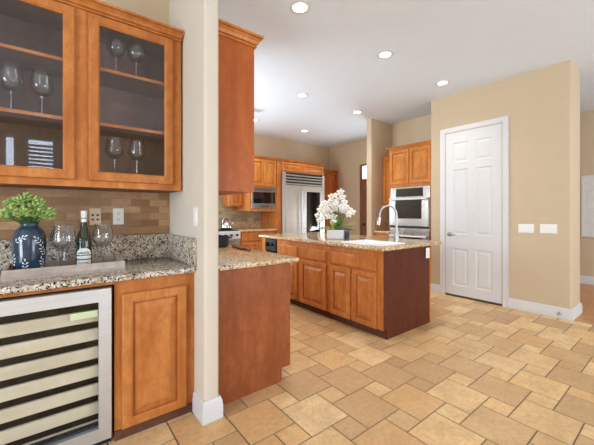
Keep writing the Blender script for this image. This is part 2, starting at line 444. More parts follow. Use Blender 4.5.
t3 = MB(); t3.box(5.955, 6.045, 5.06, 5.12, 0, 2.44); t3.box(5.955, 6.045, 4.10, 4.16, 0, 2.44); t3.box(5.955, 6.045, 4.16, 5.06, 2.03, 2.08); t3.box(5.955, 6.045, 4.16, 5.06, 2.40, 2.44)
struct(t3.build('trim_1', M['doorwood']))
w2 = struct(B(5.99, 6.0, 4.16, 5.06, 2.08, 2.40).build('window_2', M['sky_pane']))
# far hall wall behind the pantry block
struct(B(7.4, 7.5, -3.5, 6.3, 0, CEIL).build('wall_hall', M['wall']))
struct(B(6.05, 7.4, 6.2, 6.3, 0, CEIL).build('wall_hall', M['wall']))

# dining side behind the camera, unseen; patio, living and side windows added for light
def wall_x(name, y0, y1, xa, xb, holes):
    x = xa
    for hx0, hx1, hz0, hz1 in holes:
        struct(B(x, hx0, y0, y1, 0, CEIL).build(name, M['wall']))
        if hz0 > 0.01: struct(B(hx0, hx1, y0, y1, 0, hz0).build(name, M['wall']))
        struct(B(hx0, hx1, y0, y1, hz1, CEIL).build(name, M['wall']))
        x = hx1
    struct(B(x, xb, y0, y1, 0, CEIL).build(name, M['wall']))
wall_x('wall_back', -3.6, -3.5, -4.0, 7.5, [(-0.74, -0.56, 0.9, 2.7), (-0.42, 0.02, 0.9, 2.7), (2.1, 4.3, 0.0, 2.4), (5.3, 6.9, 0.7, 2.4)])
def wall_y(name, x0, x1, ya, yb, h):
    struct(B(x0, x1, ya, h[0], 0, CEIL).build(name, M['wall'])); struct(B(x0, x1, h[1], yb, 0, CEIL).build(name, M['wall']))
    struct(B(x0, x1, h[0], h[1], 0, h[2]).build(name, M['wall'])); struct(B(x0, x1, h[0], h[1], h[3], CEIL).build(name, M['wall']))
wall_y('wall_left', -4.1, -4.0, -3.6, 2.63, (-2.3, 1.1, 0.4, 2.5))
def window(name, x0, x1, z0, z1, nmull, shutters=False):
    fr = MB(); f = 0.035 if x1 - x0 < 1 else 0.06
    fr.box(x0, x0 + f, -3.58, -3.50, z0, z1); fr.box(x1 - f, x1, -3.58, -3.50, z0, z1)
    fr.box(x0 + f, x1 - f, -3.58, -3.50, z0, z0 + f); fr.box(x0 + f, x1 - f, -3.58, -3.50, z1 - f, z1)
    for i in range(1, nmull):
        x = x0 + (x1 - x0) * i / nmull; fr.box(x - 0.03, x + 0.03, -3.58, -3.50, z0 + f, z1 - f)
    o = struct(fr.build(name, M['white']))
    B(x0 + f, x1 - f, -3.556, -3.55, z0 + f, z1 - f).build('window_pane', M['glass'], o)
    if shutters:
        sl = MB(); z = z0 + f + 0.05
        while z < z1 - f - 0.03:
            sl.rings([[(xx, -3.53, z - 0.025), (xx, -3.505, z + 0.02), (xx, -3.50, z + 0.02), (xx, -3.525, z - 0.025)] for xx in (x0 + f, x1 - f)])
            z += 0.075
        sl.build('shutter_louvres', M['white'], o)
window('window_1', -0.42, 0.02, 0.9, 2.7, 1, True)
window('window_8', -0.74, -0.56, 0.9, 2.7, 1)
window('added_window_3', 2.1, 4.3, 0.0, 2.4, 2)
window('added_window_4', 5.3, 6.9, 0.7, 2.4, 2)
fr = MB()
for a, b in ((-2.3, -2.24), (-0.63, -0.57), (1.04, 1.1)): fr.box(-4.08, -4.0, a, b, 0.4, 2.5)
for a, b in ((0.4, 0.46), (2.44, 2.5)): fr.box(-4.08, -4.0, -2.24, -0.63, a, b); fr.box(-4.08, -4.0, -0.57, 1.04, a, b)
o = struct(fr.build('added_window_5', M['white']))
B(-4.056, -4.05, -2.24, 1.04, 0.46, 2.44).build('window_pane', M['glass'], o)

# baseboards
def skirting(pts, name, h=0.13):
    """profiled board swept along a path; wall is on the left of the walk direction's right normal"""
    pts = [Vector((p[0], p[1], 0)) for p in pts]
    prof = [(0.0, 0.0), (0.017, 0.0), (0.017, h * 0.62), (0.014, h * 0.68), (0.014, h * 0.82), (0.008, h * 0.92), (0.006, h), (0.0, h)]
    rs = []
    for i, p in enumerate(pts):
        d1 = (pts[i] - pts[i - 1]).normalized() if i else (pts[1] - pts[0]).normalized()
        d2 = (pts[i + 1] - pts[i]).normalized() if i < len(pts) - 1 else d1
        n1 = Vector((d1.y, -d1.x, 0)); n2 = Vector((d2.y, -d2.x, 0)); nb = (n1 + n2).normalized(); k = 1 / max(0.3, nb.dot(n1))
        rs.append([p + nb * o * k + Vector((0, 0, z)) for o, z in prof])
    return struct(MB().rings(rs).build(name, M['white'], smooth=True, angle=30))
skirting([(0.705, 1.955), (0.705, 1.80), (0.80, 1.80), (0.80, 1.885)], 'baseboard_divider')
skirting([(4.75, 1.535), (4.75, 0.90), (5.21, 0.90), (5.21, 2.5)], 'baseboard_pantry')
skirting([(4.75, 2.61), (4.75, 2.455)], 'baseboard_pantry')
skirting([(7.4, 6.2), (7.4, -3.5)], 'baseboard_hall', 0.14)
st = thing('door_stopper', 'small grey door stopper on the white baseboard right of the white door', 'door stopper', (4.733, 1.0, 0.06))
MB().lathe([(0.018, 0), (0.018, -0.006), (0.008, -0.008), (0.008, -0.045), (0.013, -0.046), (0.013, -0.058)], (0, 0, 0), 12, axis='x').build('stem', M['nickel'], st, True, 40)
MB().lathe([(0.0135, -0.058), (0.0135, -0.066), (0.010, -0.069)], (0, 0, 0), 12, axis='x').build('rubber_tip', M['nickel'], st, True, 40)

# pantry door : six panels
dr = thing('door_1', 'white six panel door in a white casing on the beige wall', 'door', (4.75, 1.99, 0), NEGX); dr['kind'] = 'structure'
W2, T = 0.38, 2.455
def panel_field(mb, x0, x1, z0, z1, yf):
    seq = [(0, yf), (0.010, yf + 0.008), (0.022, yf + 0.010), (0.048, yf + 0.003)]
    mb.rings([rect(x0 + i, x1 - i, z0 + i, z1 - i, y) for i, y in seq], cap0=False)
sl = MB(); yf = -0.012
cols = [(-W2 + 0.115, -0.052), (0.052, W2 - 0.115)]
rows = [(0.17, 0.72), (0.93, 1.90), (2.01, 2.30)]
xs = [-W2, cols[0][0], cols[0][1], cols[1][0], cols[1][1], W2]; zs = [0.03] + [z for r_ in rows for z in r_] + [T]
for i in range(5):
    for j in range(len(zs) - 1):
        if i in (1, 3) and j in (1, 3, 5): panel_field(sl, xs[i], xs[i + 1], zs[j], zs[j + 1], yf)
        else: sl.poly(rect(xs[i], xs[i + 1], zs[j], zs[j + 1], yf))
bmesh.ops.remove_doubles(sl.bm, verts=sl.bm.verts[:], dist=1e-5)
sl.rings([rect(-W2, W2, 0.03, T, yf), rect(-W2, W2, 0.03, T, -0.001)], cap0=False)
sl.build('slab', M['white'], dr)
cs = MB(); cw = 0.072
def casing_bar(pts_in, pts_out):
    pass
k = [(0.0, -0.001), (0.0, -0.018), (0.012, -0.022), (0.05, -0.020), (cw, -0.026), (cw, -0.001)]
path = [(-W2 - 0.008, 0.0, -1, 0), (-W2 - 0.008, T + 0.008, -1, 1), (W2 + 0.008, T + 0.008, 1, 1), (W2 + 0.008, 0.0, 1, 0)]
cs.rings([[(px + sx * o_, y_, pz + sz * o_) for o_, y_ in k] for px, pz, sx, sz in path])
cs.build('casing', M['white'], dr)
B(-W2 + 0.0, W2, -0.014, -0.002, 0.0, 0.028).build('threshold_gap', M['slot'], dr)
hd = MB(); hx, hz = -W2 + 0.06, 0.93
hd.lathe([(0.032, 0.012), (0.032, 0.018), (0.026, 0.024), (0.012, 0.026), (0.012, 0.055)], (hx, 0, hz), 18, axis='y')
hd.tube([(hx, -0.055, hz), (hx + 0.02, -0.06, hz), (hx + 0.06, -0.06, hz - 0.004), (hx + 0.11, -0.056, hz - 0.002)], [0.012, 0.011, 0.009, 0.007])
hd.build('lever_handle', M['nickel'], dr, True, 40)

# wall plates
def plate(name, label, cat, loc, rotz, w, h, mat, kind, nm):
    t = thing(name, label, cat, loc, rotz)
    B(-w / 2, w / 2, -0.007, -0.0005, -h / 2, h / 2, 0.003).build('plate', mat, t)
    if kind == 'rocker':
        for i in range(nm):
            cx = (i - (nm - 1) / 2) * 0.046
            MB().rings([rect(cx - 0.016, cx + 0.016, -0.033, 0.033, -0.007), rect(cx - 0.015, cx + 0.015, -0.032, 0.032, -0.010)]).build('rocker', M['whiteplastic'], t)
    elif kind == 'duplex':
        for s in (-1, 1):
            f = MB().lathe([(0.017, 0.007), (0.017, 0.009)], (0, 0, s * 0.021), 20, axis='y').build('socket', M['whiteplastic'], t)
            m = MB(); z = s * 0.021
            m.box(-0.008, -0.0055, -0.0096, -0.0088, z - 0.003, z + 0.007); m.box(0.0055, 0.008, -0.0096, -0.0088, z - 0.002, z + 0.006)
            m.lathe([(0.0026, 0.0088), (0.0026, 0.0096)], (0, 0, z - 0.009), 8, axis='y')
            m.build('slots', M['slot'], f)
    elif kind == 'jacks':
        for sx in (-1, 1):
            for sz in (-1, 1):
                MB().lathe([(0.0075, 0.007), (0.0075, 0.009), (0.003, 0.0092), (0.003, 0.0085)], (sx * 0.014, 0, sz * 0.015 - 0.005), 14, axis='y').build('jack', M['slot'], t)
    return t
plate('switch_plate', 'white light switch plate nearer the white door, left of the pair', 'switch plate', (4.75, 1.34, 1.053), NEGX, 0.168, 0.112, M['whiteplastic'], 'rocker', 3)
plate('switch_plate', 'white light switch plate nearer the wall end, right of the pair', 'switch plate', (4.75, 1.112, 1.058), NEGX, 0.168, 0.112, M['whiteplastic'], 'rocker', 3)
plate('outlet_plate', 'white power outlet on the dark end panel of the island', 'outlet', (3.32, 1.868, 0.80), NEGY, 0.072, 0.116, M['whiteplastic'], 'duplex', 1)
plate('cable_plate', 'cream wall plate with four dark jacks on brown tiles behind the bottle', 'wall plate', (0.2195, 2.502, 1.226), NEGY, 0.066, 0.112, M['almond'], 'jacks', 1)
plate('outlet_plate', 'white power outlet on the brown tiles above the bar counter', 'outlet', (0.357, 2.502, 1.226), NEGY, 0.068, 0.114, M['whiteplastic'], 'duplex', 1)
plate('switch_plate', 'white switch on the pale divider wall beside the bar', 'switch plate', (0.705, 1.935, 1.226), NEGX, 0.07, 0.118, M['whiteplastic'], 'rocker', 1)

# ------------------------------------------------------------------ cabinetry
def door_front(w, h, x0, z0, y=0.0, stile=0.055, t=0.024):
    """raised panel front, back at y, facing -y"""
    x1, z1 = x0 + w, z0 + h
    s = min(stile, 0.3 * min(w, h)); q = min(1.0, s / 0.055); r = min(0.030, 0.12 * min(w, h)) 
    r = min(0.034, 0.14 * min(w, h))
    seq = [(0, y), (0, y - t + 0.007), (0.003, y - t + 0.003), (0.008, y - t), (s - 0.008, y - t), (s - 0.002, y - t + 0.003), (s, y - t + 0.007), (s + 0.001, y - t + 0.020), (s + 0.008, y - t + 0.020), (s + 0.009, y - t + 0.016), (s + 0.009 + r, y - t + 0.003), (s + 0.0095 + r, y - t + 0.001), (s + 0.012 + r, y - t)]
    return MB().rings([rect(x0 + i, x1 - i, z0 + i, z1 - i, yy) for i, yy in seq])
def slab_front(w, h, x0, z0, y=0.0, t=0.02):
    x1, z1 = x0 + w, z0 + h
    seq = [(0, y), (0, y - t + 0.010), (0.004, y - t + 0.007), (0.010, y - t + 0.005), (0.013, y - t), (0.02, y - t)]
    return MB().rings([rect(x0 + i, x1 - i, z0 + i, z1 - i, yy) for i, yy in seq])
def crown(parent, x0, x1, d, z0, mat, l=1, r=1, h=0.075, o=0.05):
    seq = [(0.0, 0), (0.014, 0), (0.014, h * 0.13), (0.006, h * 0.15), (0.006, h * 0.22), (0.02, h * 0.28), (o * 0.55, h * 0.5), (o * 0.86, h * 0.68), (o * 0.74, h * 0.70), (o * 0.74, h * 0.76), (o, h * 0.80), (o, h), (0, h)]
    return MB().rings([hrect(x0 - l * i, x1 + r * i, -i, d, z0 + z) for i, z in seq]).build('crown_moulding', mat, parent, True, 20)

def cabinet(label, loc, rot, w, h, d, mat, doors=(), drawers=(), toe=0.0, flush_base=False, crown_lr=None, name='base_cabinet', cat='cabinet', side_mat=None, group=None, z0=0.0):
    """front-face plane at local y=0, x from 0..w"""
    t = thing(name, label, cat, loc, rot, group)
    if toe:
        B(0, w, 0, d, z0 + toe, h).build('body', side_mat or mat, t)
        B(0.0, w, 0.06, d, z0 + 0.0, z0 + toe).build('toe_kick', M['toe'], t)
    else:
        B(0, w, 0, d, z0, h).build('body', side_mat or mat, t)
    for x, z, dw, dh in doors: door_front(dw, dh, x, z, -0.0005).build('door', mat, t)
    for x, z, dw, dh in drawers: slab_front(dw, dh, x, z, -0.0005).build('drawer', mat, t)
    if crown_lr: crown(t, 0, w, d, h, mat, *crown_lr)
    return t

# --- bar: base cabinet right of the wine fridge (floor board flush)
c = cabinet('orange-brown base cabinet with one raised panel door right of the wine fridge', (0.262, 1.968, 0), NEGY, 0.441, 0.875, 0.45, M['cab'],
            doors=[(0.034, 0.052, 0.355, 0.75)], name='base_cabinet')
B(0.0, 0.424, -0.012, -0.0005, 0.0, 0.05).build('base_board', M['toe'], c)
# left of the wine fridge: carcass side panel and rail over the fridge
t = thing('fridge_surround', 'thin orange wood rail over the wine fridge under the granite', 'cabinet rail', (-0.38, 1.968, 0))
B(0, 0.64, 0, 0.02, 0.858, 0.875).build('rail', M['cab'], t)
B(-0.02, 0.0, 0, 0.44, 0, 0.875).build('side_panel', M['cab'], t)
cabinet('orange-brown base cabinet left of the wine fridge', (-1.21, 1.968, 0), NEGY, 0.805, 0.875, 0.45, M['cab'], doors=[(0.03, 0.055, 0.36, 0.745), (0.41, 0.055, 0.36, 0.745)])

def slab_top(mb, x0, x1, y0, y1, z0=0.876, z1=0.914, r=0.012, hole=None):
    e = [(r, z0), (r * 0.3, z0 + r * 0.3), (0, z0 + r), (0, z1 - r), (r * 0.3, z1 - r * 0.3), (r, z1)]
    rs = [hrect(x0 + i, x1 - i, y0 + i, y1 - i, z) for i, z in e]
    if hole:
        a, b, c_, d_ = hole
        rs += [hrect(a, b, c_, d_, z1), hrect(a, b, c_, d_, z0)]
        mb.rings(rs, loop=True)
    else: mb.rings(rs)
    return mb
t = thing('bar_countertop', 'speckled grey granite countertop with raised splash over the wine fridge', 'countertop', (0, 0, 0))
slab_top(MB(), -1.25, 0.703, 1.930, 2.508).build('slab', M['granite'], t, True, 40)
B(-1.25, 0.683, 2.478, 2.508, 0.9145, 1.092, 0.003).build('back_splash', M['granite'], t)
B(0.683, 0.7035, 1.925, 2.508, 0.9145, 1.092, 0.004).build('side_splash', M['granite'], t)
struct(B(-1.25, 0.703, 2.502, 2.51, 1.0925, 1.40).build('trim_2', M['tile_bar']))

# --- wine fridge
wf = thing('wine_fridge', 'steel framed wine fridge with pale shelf fronts behind its glass door', 'wine fridge', (-0.05, 1.956, 0))
hw = 0.298
fr = MB()
fr.box(-hw, hw, 0.030, 0.46, 0.12, 0.125); fr.box(-hw, -hw + 0.01, 0.030, 0.46, 0.125, 0.85); fr.box(hw - 0.01, hw, 0.03, 0.46, 0.125, 0.85); fr.box(-hw + .01, hw - .01, 0.03, 0.46, 0.84, 0.85); fr.box(-hw + .01, hw - .01, 0.45, 0.46, 0.125, 0.84)
fr.build('cabinet_liner', M['gap'], wf)
B(-hw, hw, 0.02, 0.46, 0.0, 0.118).build('grille_base', M['gap'], wf)
df = MB(); gx, gz0, gz1 = 0.238, 0.105, 0.777
df.rings([rect(-gx, gx, gz0, gz1, 0.028), rect(-hw, hw, 0.032, 0.848, 0.028), rect(-hw, hw, 0.032, 0.848, -0.002), rect(-hw + 0.004, hw - 0.004, 0.036, 0.844, -0.008), rect(-gx, gx, gz0, gz1, -0.008)], loop=True)
df.build('door_frame', M['steel_white'], wf)
B(-gx, gx, 0.006, 0.012, gz0, gz1).build('door_glass', M['coolglass'], wf)
for i in range(7):
    z = 0.697 - 0.0997 * i
    if i < 6: B(-0.285, 0.285, 0.034, 0.052, z - 0.031, z + 0.031, 0.003).build('shelf', M['slat'], wf)
    else: B(-0.285, 0.285, 0.034, 0.052, gz0 + 0.022, z + 0.031, 0.003).build('shelf', M['slat'], wf)
MB().rings([rect(0.115, 0.234, 0.70, 0.735, 0.0055), rect(0.115, 0.234, 0.70, 0.735, 0.0045)]).build('display', plain('pale_display', rgb(206, 218, 176), 0.4, var=0.0), wf)

# --- bar wall cabinet with two glass doors
uc = thing('wall_cabinet', 'orange-brown wall cabinet with two glass doors holding wine glasses', 'cabinet', (-0.405, 2.185, 0))
UW, UD, z0, z1 = 1.096, 0.316, 1.402, 2.425
MB().box(0, 0.018, 0.02, UD, z0, z1).box(UW - 0.018, UW, 0.02, UD, z0, z1).box(0.018, UW - 0.018, 0.02, UD, z0, z0 + 0.085).box(0.018, UW - 0.018, 0.02, UD, z1 - 0.02, z1).box(0.018, UW - 0.018, UD - 0.012, UD, z0 + 0.085, z1 - 0.02).build('body', M['cab_inside'], uc)
ff = MB()
for a, b in ((0, 0.05), (0.475, 0.585), (UW - 0.075, UW)): ff.box(a, b, 0, 0.0199, z0, z1)
for a, b in ((z0, z0 + 0.055), (z1 - 0.04, z1)): ff.box(0.05, 0.475, 0, 0.0199, a, b); ff.box(0.585, UW - 0.075, 0, 0.0199, a, b)
ff.build('face_frame', M['cab'], uc)
for x0 in (0.022, 0.562):
    x1 = x0 + 0.478; d0, d1 = z0 + 0.038, z1 - 0.008; s = 0.052
    q = [(s + 0.004, -0.0015), (0, -0.001), (0, -0.014), (0.003, -0.019), (0.008, -0.021), (s - 0.006, -0.021), (s - 0.002, -0.017), (s + 0.002, -0.014), (s + 0.004, -0.012)]
    dd = MB().rings([rect(x0 + i, x1 - i, d0 + i, d1 - i, y) for i, y in q], loop=True).build('door', M['cab'], uc)
    B(x0 + s, x1 - s, -0.008, -0.005, d0 + s, d1 - s).build('glass_pane', M['glass'], dd)
for zz in (1.797, 2.130): B(0.019, UW - 0.019, 0.03, UD - 0.013, zz - 0.018, zz).build('shelf', M['cab_inside'], uc)
for sh in [o for o in uc.children if o.name.startswith('shelf')]:
    zz = max(v.co.z for v in sh.data.vertices); B(0.019, UW - 0.019, 0.026, 0.0299, zz - 0.018, zz).build('edge_band', M['cab'], sh)
crown(uc, 0, UW - 0.002, UD, z1, M['cab'], 0, 0, 0.06, 0.05)
B(UW - 0.002, UW, -0.05, UD, z1 + 0.04, z1 + 0.0595).build('crown_return', M['cab'], uc)

# --- kitchen run along the divider wall, fronts facing +x (local x runs towards +y)
XF = 1.405
t = cabinet('base cabinet nearest the white column, with plain reddish end panel', (XF, 1.915, 0), POSX, 0.80, 0.875, 0.60, M['cab'],
            doors=[(0.03, 0.12, 0.365, 0.53), (0.405, 0.12, 0.365, 0.53)], drawers=[(0.03, 0.68, 0.74, 0.16)], toe=0.10)
# end panel with toe notch: outline in the x-z plane of the world
ep = MB(); pts = [(0.801, 0), (1.325, 0), (1.325, 0.10), (1.412, 0.10), (1.412, 0.8755), (0.801, 0.8755)]
def w2l(p):  # world xy -> local of a +x facing thing at (XF,1.915)
    return (p[1] - 1.915, -(p[0] - XF), p[2])
ep.rings([[w2l((x, y, z)) for x, z in pts] for y in (1.895, 1.9145)])
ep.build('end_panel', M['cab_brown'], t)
t['label'] = 'base cabinet nearest the white column, with plain reddish end panel'
for i, (y0, w_) in enumerate(((2.718, 0.76), (3.481, 0.80), (4.284, 0.80))):
    cabinet(['base cabinet behind the reddish end panel cabinet, under the pot', 'third base cabinet behind the column, in the run under the warm-lit counter', 'last base cabinet of the run behind the column, nearest the range'][i],
            (XF, y0, 0), POSX, w_, 0.875, 0.60, M['cab'], doors=[(0.03, 0.12, w_ / 2 - 0.035, 0.53), (w_ / 2 + 0.005, 0.12, w_ / 2 - 0.035, 0.53)], drawers=[(0.03, 0.68, w_ - 0.06, 0.16)], toe=0.10)
cabinet('corner base cabinet in the back left kitchen corner', (XF, 5.087, 0), POSX, 1.10, 0.875, 0.60, M['cab'], toe=0.10)
t = thing('countertop', 'warm-lit granite countertop with pale front edge on the run beside the column', 'countertop', (0, 0, 0))
slab_top(MB(), 0.803, 1.475, 1.868, 6.185, 0.8765, 0.914, 0.013).build('slab', M['granite_warm_lit'], t, True, 40)
# uppers of that run
ux = 1.10
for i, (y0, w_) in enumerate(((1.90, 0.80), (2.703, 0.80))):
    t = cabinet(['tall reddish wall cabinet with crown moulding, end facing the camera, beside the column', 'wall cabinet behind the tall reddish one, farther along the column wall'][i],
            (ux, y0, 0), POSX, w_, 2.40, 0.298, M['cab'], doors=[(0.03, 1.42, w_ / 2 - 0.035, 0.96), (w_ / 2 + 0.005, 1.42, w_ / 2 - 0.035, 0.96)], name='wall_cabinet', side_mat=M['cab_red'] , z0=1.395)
    crown(t, 0, w_, 0.298, 2.40, M['cab'], 1 - i, 0)

# --- island: fronts facing -x (local x runs towards -y)
IX = 2.53
def isl(y_hi, w_, label, doors, drawers, name='base_cabinet'):
    return cabinet(label, (IX, y_hi, 0), NEGX, w_, 0.875, 0.855, M['cab'], doors, drawers, toe=0.10)
# y spans (hi -> lo)
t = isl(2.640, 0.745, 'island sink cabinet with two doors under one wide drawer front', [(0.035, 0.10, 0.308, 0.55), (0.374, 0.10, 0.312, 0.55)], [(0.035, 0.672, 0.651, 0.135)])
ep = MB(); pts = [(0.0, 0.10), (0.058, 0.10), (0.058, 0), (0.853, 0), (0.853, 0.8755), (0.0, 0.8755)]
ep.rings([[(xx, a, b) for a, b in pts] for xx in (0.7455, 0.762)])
ep.build('end_panel', M['cab_dark'], t)['label'] = 'dark end panel'
B(0.7455, 0.765, 0.8535, 0.876, 0, 0.8755, 0.003).build('corner_trim', M['cab_bright'], t)
B(0.7265, 0.763, -0.004, -0.0005, 0.10, 0.8755).build('corner_stile', M['cab'], t)
isl(3.190, 0.549, 'island base cabinet with one door and a drawer, left of the sink cabinet', [(0.035, 0.10, 0.482, 0.55)], [(0.035, 0.672, 0.482, 0.135)])
isl(3.712, 0.521, 'island base cabinet with drawer beside the black appliance, half hidden by the near counter', [(0.03, 0.10, 0.46, 0.55)], [(0.03, 0.672, 0.46, 0.135)])
dw = thing('undercounter_appliance', 'small black built in appliance at the far left end of the island', 'appliance', (IX, 4.005, 0), NEGX)
B(0.001, 0.291, 0, 0.5, 0.10, 0.875).build('body', M['black'], dw)
B(0.004, 0.288, -0.022, -0.0005, 0.70, 0.86, 0.004).build('control_panel', M['blackmatte'], dw)
B(0.004, 0.288, -0.022, -0.0005, 0.11, 0.66, 0.004).build('door', M['steel'], dw)
MB().lathe([(0.022, 0.022), (0.020, 0.045)], (0.21, 0, 0.79), 16, axis='y').build('knob', M['black'], dw, True, 40)
B(0.02, 0.13, -0.024, -0.0222, 0.755, 0.815).build('display', M['darkglass'], dw)
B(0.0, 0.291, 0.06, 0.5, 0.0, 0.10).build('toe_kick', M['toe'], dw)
ee = thing('island_end_panel', 'narrow pale wood end stile at the far end of the island', 'end panel', (IX, 4.118, 0), NEGX)
B(0, 0.112, 0, 0.855, 0, 0.875).build('panel', M['cab_bright'], ee)
SX0, SX1, SY0, SY1 = 2.60, 3.02, 1.955, 2.51
t = thing('island_countertop', 'polished warm-lit granite island top with an overhang towards the white door', 'countertop', (0, 0, 0))
slab_top(MB(), 2.488, 3.67, 1.862, 4.15, 0.876, 0.914, 0.011, hole=(SX0 + 0.02, SX1 - 0.02, SY0 + 0.02, SY1 - 0.02)).build('slab', M['granite_warm_lit'], t, True, 40)
sk = thing('sink', 'white drop in kitchen sink set in the island granite', 'sink', (0, 0, 0))
i_ = 0.034
MB().rings([hrect(SX0, SX1, SY0, SY1, 0.9145), hrect(SX0, SX1, SY0, SY1, 0.921), hrect(SX0 + 0.004, SX1 - 0.004, SY0 + 0.004, SY1 - 0.004, 0.926), hrect(SX0 + 0.024, SX1 - 0.024, SY0 + 0.024, SY1 - 0.024, 0.926),
            hrect(SX0 + i_, SX1 - i_, SY0 + i_, SY1 - i_, 0.918), hrect(SX0 + 0.045, SX1 - 0.045, SY0 + 0.045, SY1 - 0.045, 0.885)], cap0=False).build('basin', M['pot'], sk, True, 40)
MB().lathe([(0.035, 0.8852), (0.035, 0.8875), (0.02, 0.8865)], ((SX0 + SX1) / 2, (SY0 + SY1) / 2, 0), 18).build('drain', M['nickel'], sk, True, 40)
# faucet
fc = thing('faucet', 'tall gooseneck pull down faucet in brushed nickel behind the sink', 'faucet', (3.19, 2.18, 0.9145))
MB().lathe([(0.032, 0), (0.032, 0.008), (0.026, 0.014), (0.024, 0.10), (0.019, 0.115), (0.017, 0.13)], n=20).build('base', M['nickel'], fc, True, 40)
pts = [(0, 0, 0.12), (0, 0, 0.2), (0, 0, 0.28)]
dx, dy = -0.94, 0.34
rad = 0.115
for i in range(0, 13):
    a = PI * i / 12
    q = rad - rad * math.cos(a); pts.append((dx * q, dy * q, 0.305 + rad * math.sin(a)))
pts.append((dx * 2 * rad * 1.03, dy * 2 * rad * 1.03, 0.285))
MB().tube(pts, 0.0135, 12).build('gooseneck_spout', M['nickel'], fc, True, 50)
e = Vector(pts[-1]); MB().tube([e + Vector((0, 0, 0.004)), e + Vector((dx * .004, dy * .004, -0.03)), e + Vector((dx * .012, dy * .012, -0.085))], [0.015, 0.019, 0.021], 14).build('spray_head', M['chrome'], fc, True, 50)
MB().tube([(0.02, -0.012, 0.075), (0.045, -0.03, 0.08), (0.06, -0.045, 0.13), (0.065, -0.05, 0.16)], [0.012, 0.009, 0.007, 0.006], 10).build('lever', M['nickel'], fc, True, 50)

# --- back kitchen wall run (fronts facing -y)
BY = 5.575
cabinet('base cabinet with drawer between the range and the fridge panel', (2.905, BY, 0), NEGY, 0.855, 0.875, 0.60, M['cab'],
        doors=[(0.03, 0.12, 0.39, 0.53), (0.435, 0.12, 0.39, 0.53)], drawers=[(0.03, 0.68, 0.795, 0.16)], toe=0.10)
cabinet('base cabinet left of the range on the back wall', (1.47, BY, 0), NEGY, 0.66, 0.875, 0.60, M['cab'], doors=[(0.03, 0.12, 0.60, 0.53)], drawers=[(0.03, 0.68, 0.60, 0.16)], toe=0.10)
t = thing('countertop', 'warm-lit granite counter under the microwave on the back wall', 'countertop', (0, 0, 0))
slab_top(MB(), 2.903, 3.762, 5.535, 6.183, 0.876, 0.914, 0.01).build('slab', M['granite_warm_lit'], t, True, 40)
B(2.903, 3.762, 6.163, 6.183, 0.9145, 1.06, 0.003).build('back_splash', M['granite_warm_lit'], t)
t = thing('countertop', 'warm-lit granite counter left of the range in the back corner', 'countertop', (0, 0, 0))
slab_top(MB(), 1.479, 2.133, 5.535, 6.183, 0.876, 0.914, 0.01).build('slab', M['granite_warm_lit'], t, True, 40)
struct(B(2.065, 3.762, 6.185, 6.2, 0.90, 1.80).build('trim_3', M['tile_kitchen']))
struct(B(0.81, 2.064, 6.185, 6.2, 0.90, 1.098).build('trim_3', M['tile_kitchen']))
# range
rg = thing('range', 'steel range with knobs on the back wall below the kettle', 'range', (2.52, 5.53, 0))
B(-0.38, 0.38, 0.03, 0.645, 0.10, 0.90).build('body', M['steel'], rg)
B(-0.38, 0.38, 0.0, 0.029, 0.74, 0.90, 0.008).build('control_panel', M['steel_white'], rg)
B(-0.375, 0.375, 0.005, 0.029, 0.20, 0.72, 0.006).build('oven_door', M['steel'], rg)
MB().tube([(-0.3, -0.035, 0.66), (0.3, -0.035, 0.66)], 0.012).build('door_handle', M['steel'], rg, True, 50)
for i in range(6): MB().lathe([(0.024, 0.0), (0.022, 0.03), (0.018, 0.034)], (-0.30 + 0.12 * i, 0, 0.82), 14, axis='y').build('knob', M['black'], rg, True, 40)
gr = MB()
gr.box(-0.37, 0.37, 0.04, 0.63, 0.901, 0.912)
for i in range(5): gr.box(-0.36 + 0.176 * i, -0.345 + 0.176 * i, 0.05, 0.62, 0.912, 0.920)
for i in range(4): gr.box(-0.36, 0.36, 0.08 + 0.16 * i, 0.095 + 0.16 * i, 0.912, 0.920)
gr.build('cooktop_grate', M['blackmatte'], rg)
B(-0.37, 0.37, 0.06, 0.6, 0.0, 0.099).build('toe_kick', M['blackmatte'], rg)
# kettle
kt = thing('kettle', 'shiny steel whistling kettle on the range at the back wall', 'kettle', (2.73, 5.80, 0.9205))
MB().lathe([(0.085, 0), (0.10, 0.01), (0.108, 0.04), (0.10, 0.085), (0.078, 0.125), (0.05, 0.145), (0.04, 0.15)], n=24).build('body', M['chrome'], kt, True, 50)
MB().lathe([(0.042, 0.150), (0.036, 0.160), (0.012, 0.166), (0.014, 0.182), (0.006, 0.188)], n=16).build('lid', M['chrome'], kt, True, 50)
MB().tube([(0.09, 0, 0.07), (0.125, 0, 0.10), (0.15, 0, 0.135)], [0.02, 0.016, 0.012], 12).build('spout', M['chrome'], kt, True, 50)
MB().tube([(0.085, 0, 0.12)] + [(0.075 * math.cos(PI * i / 10), 0, 0.17 + 0.085 * math.sin(PI * i / 10)) for i in range(11)] + [(-0.085, 0, 0.12)], 0.011, 10).build('handle', M['nickel'], kt, True, 50)
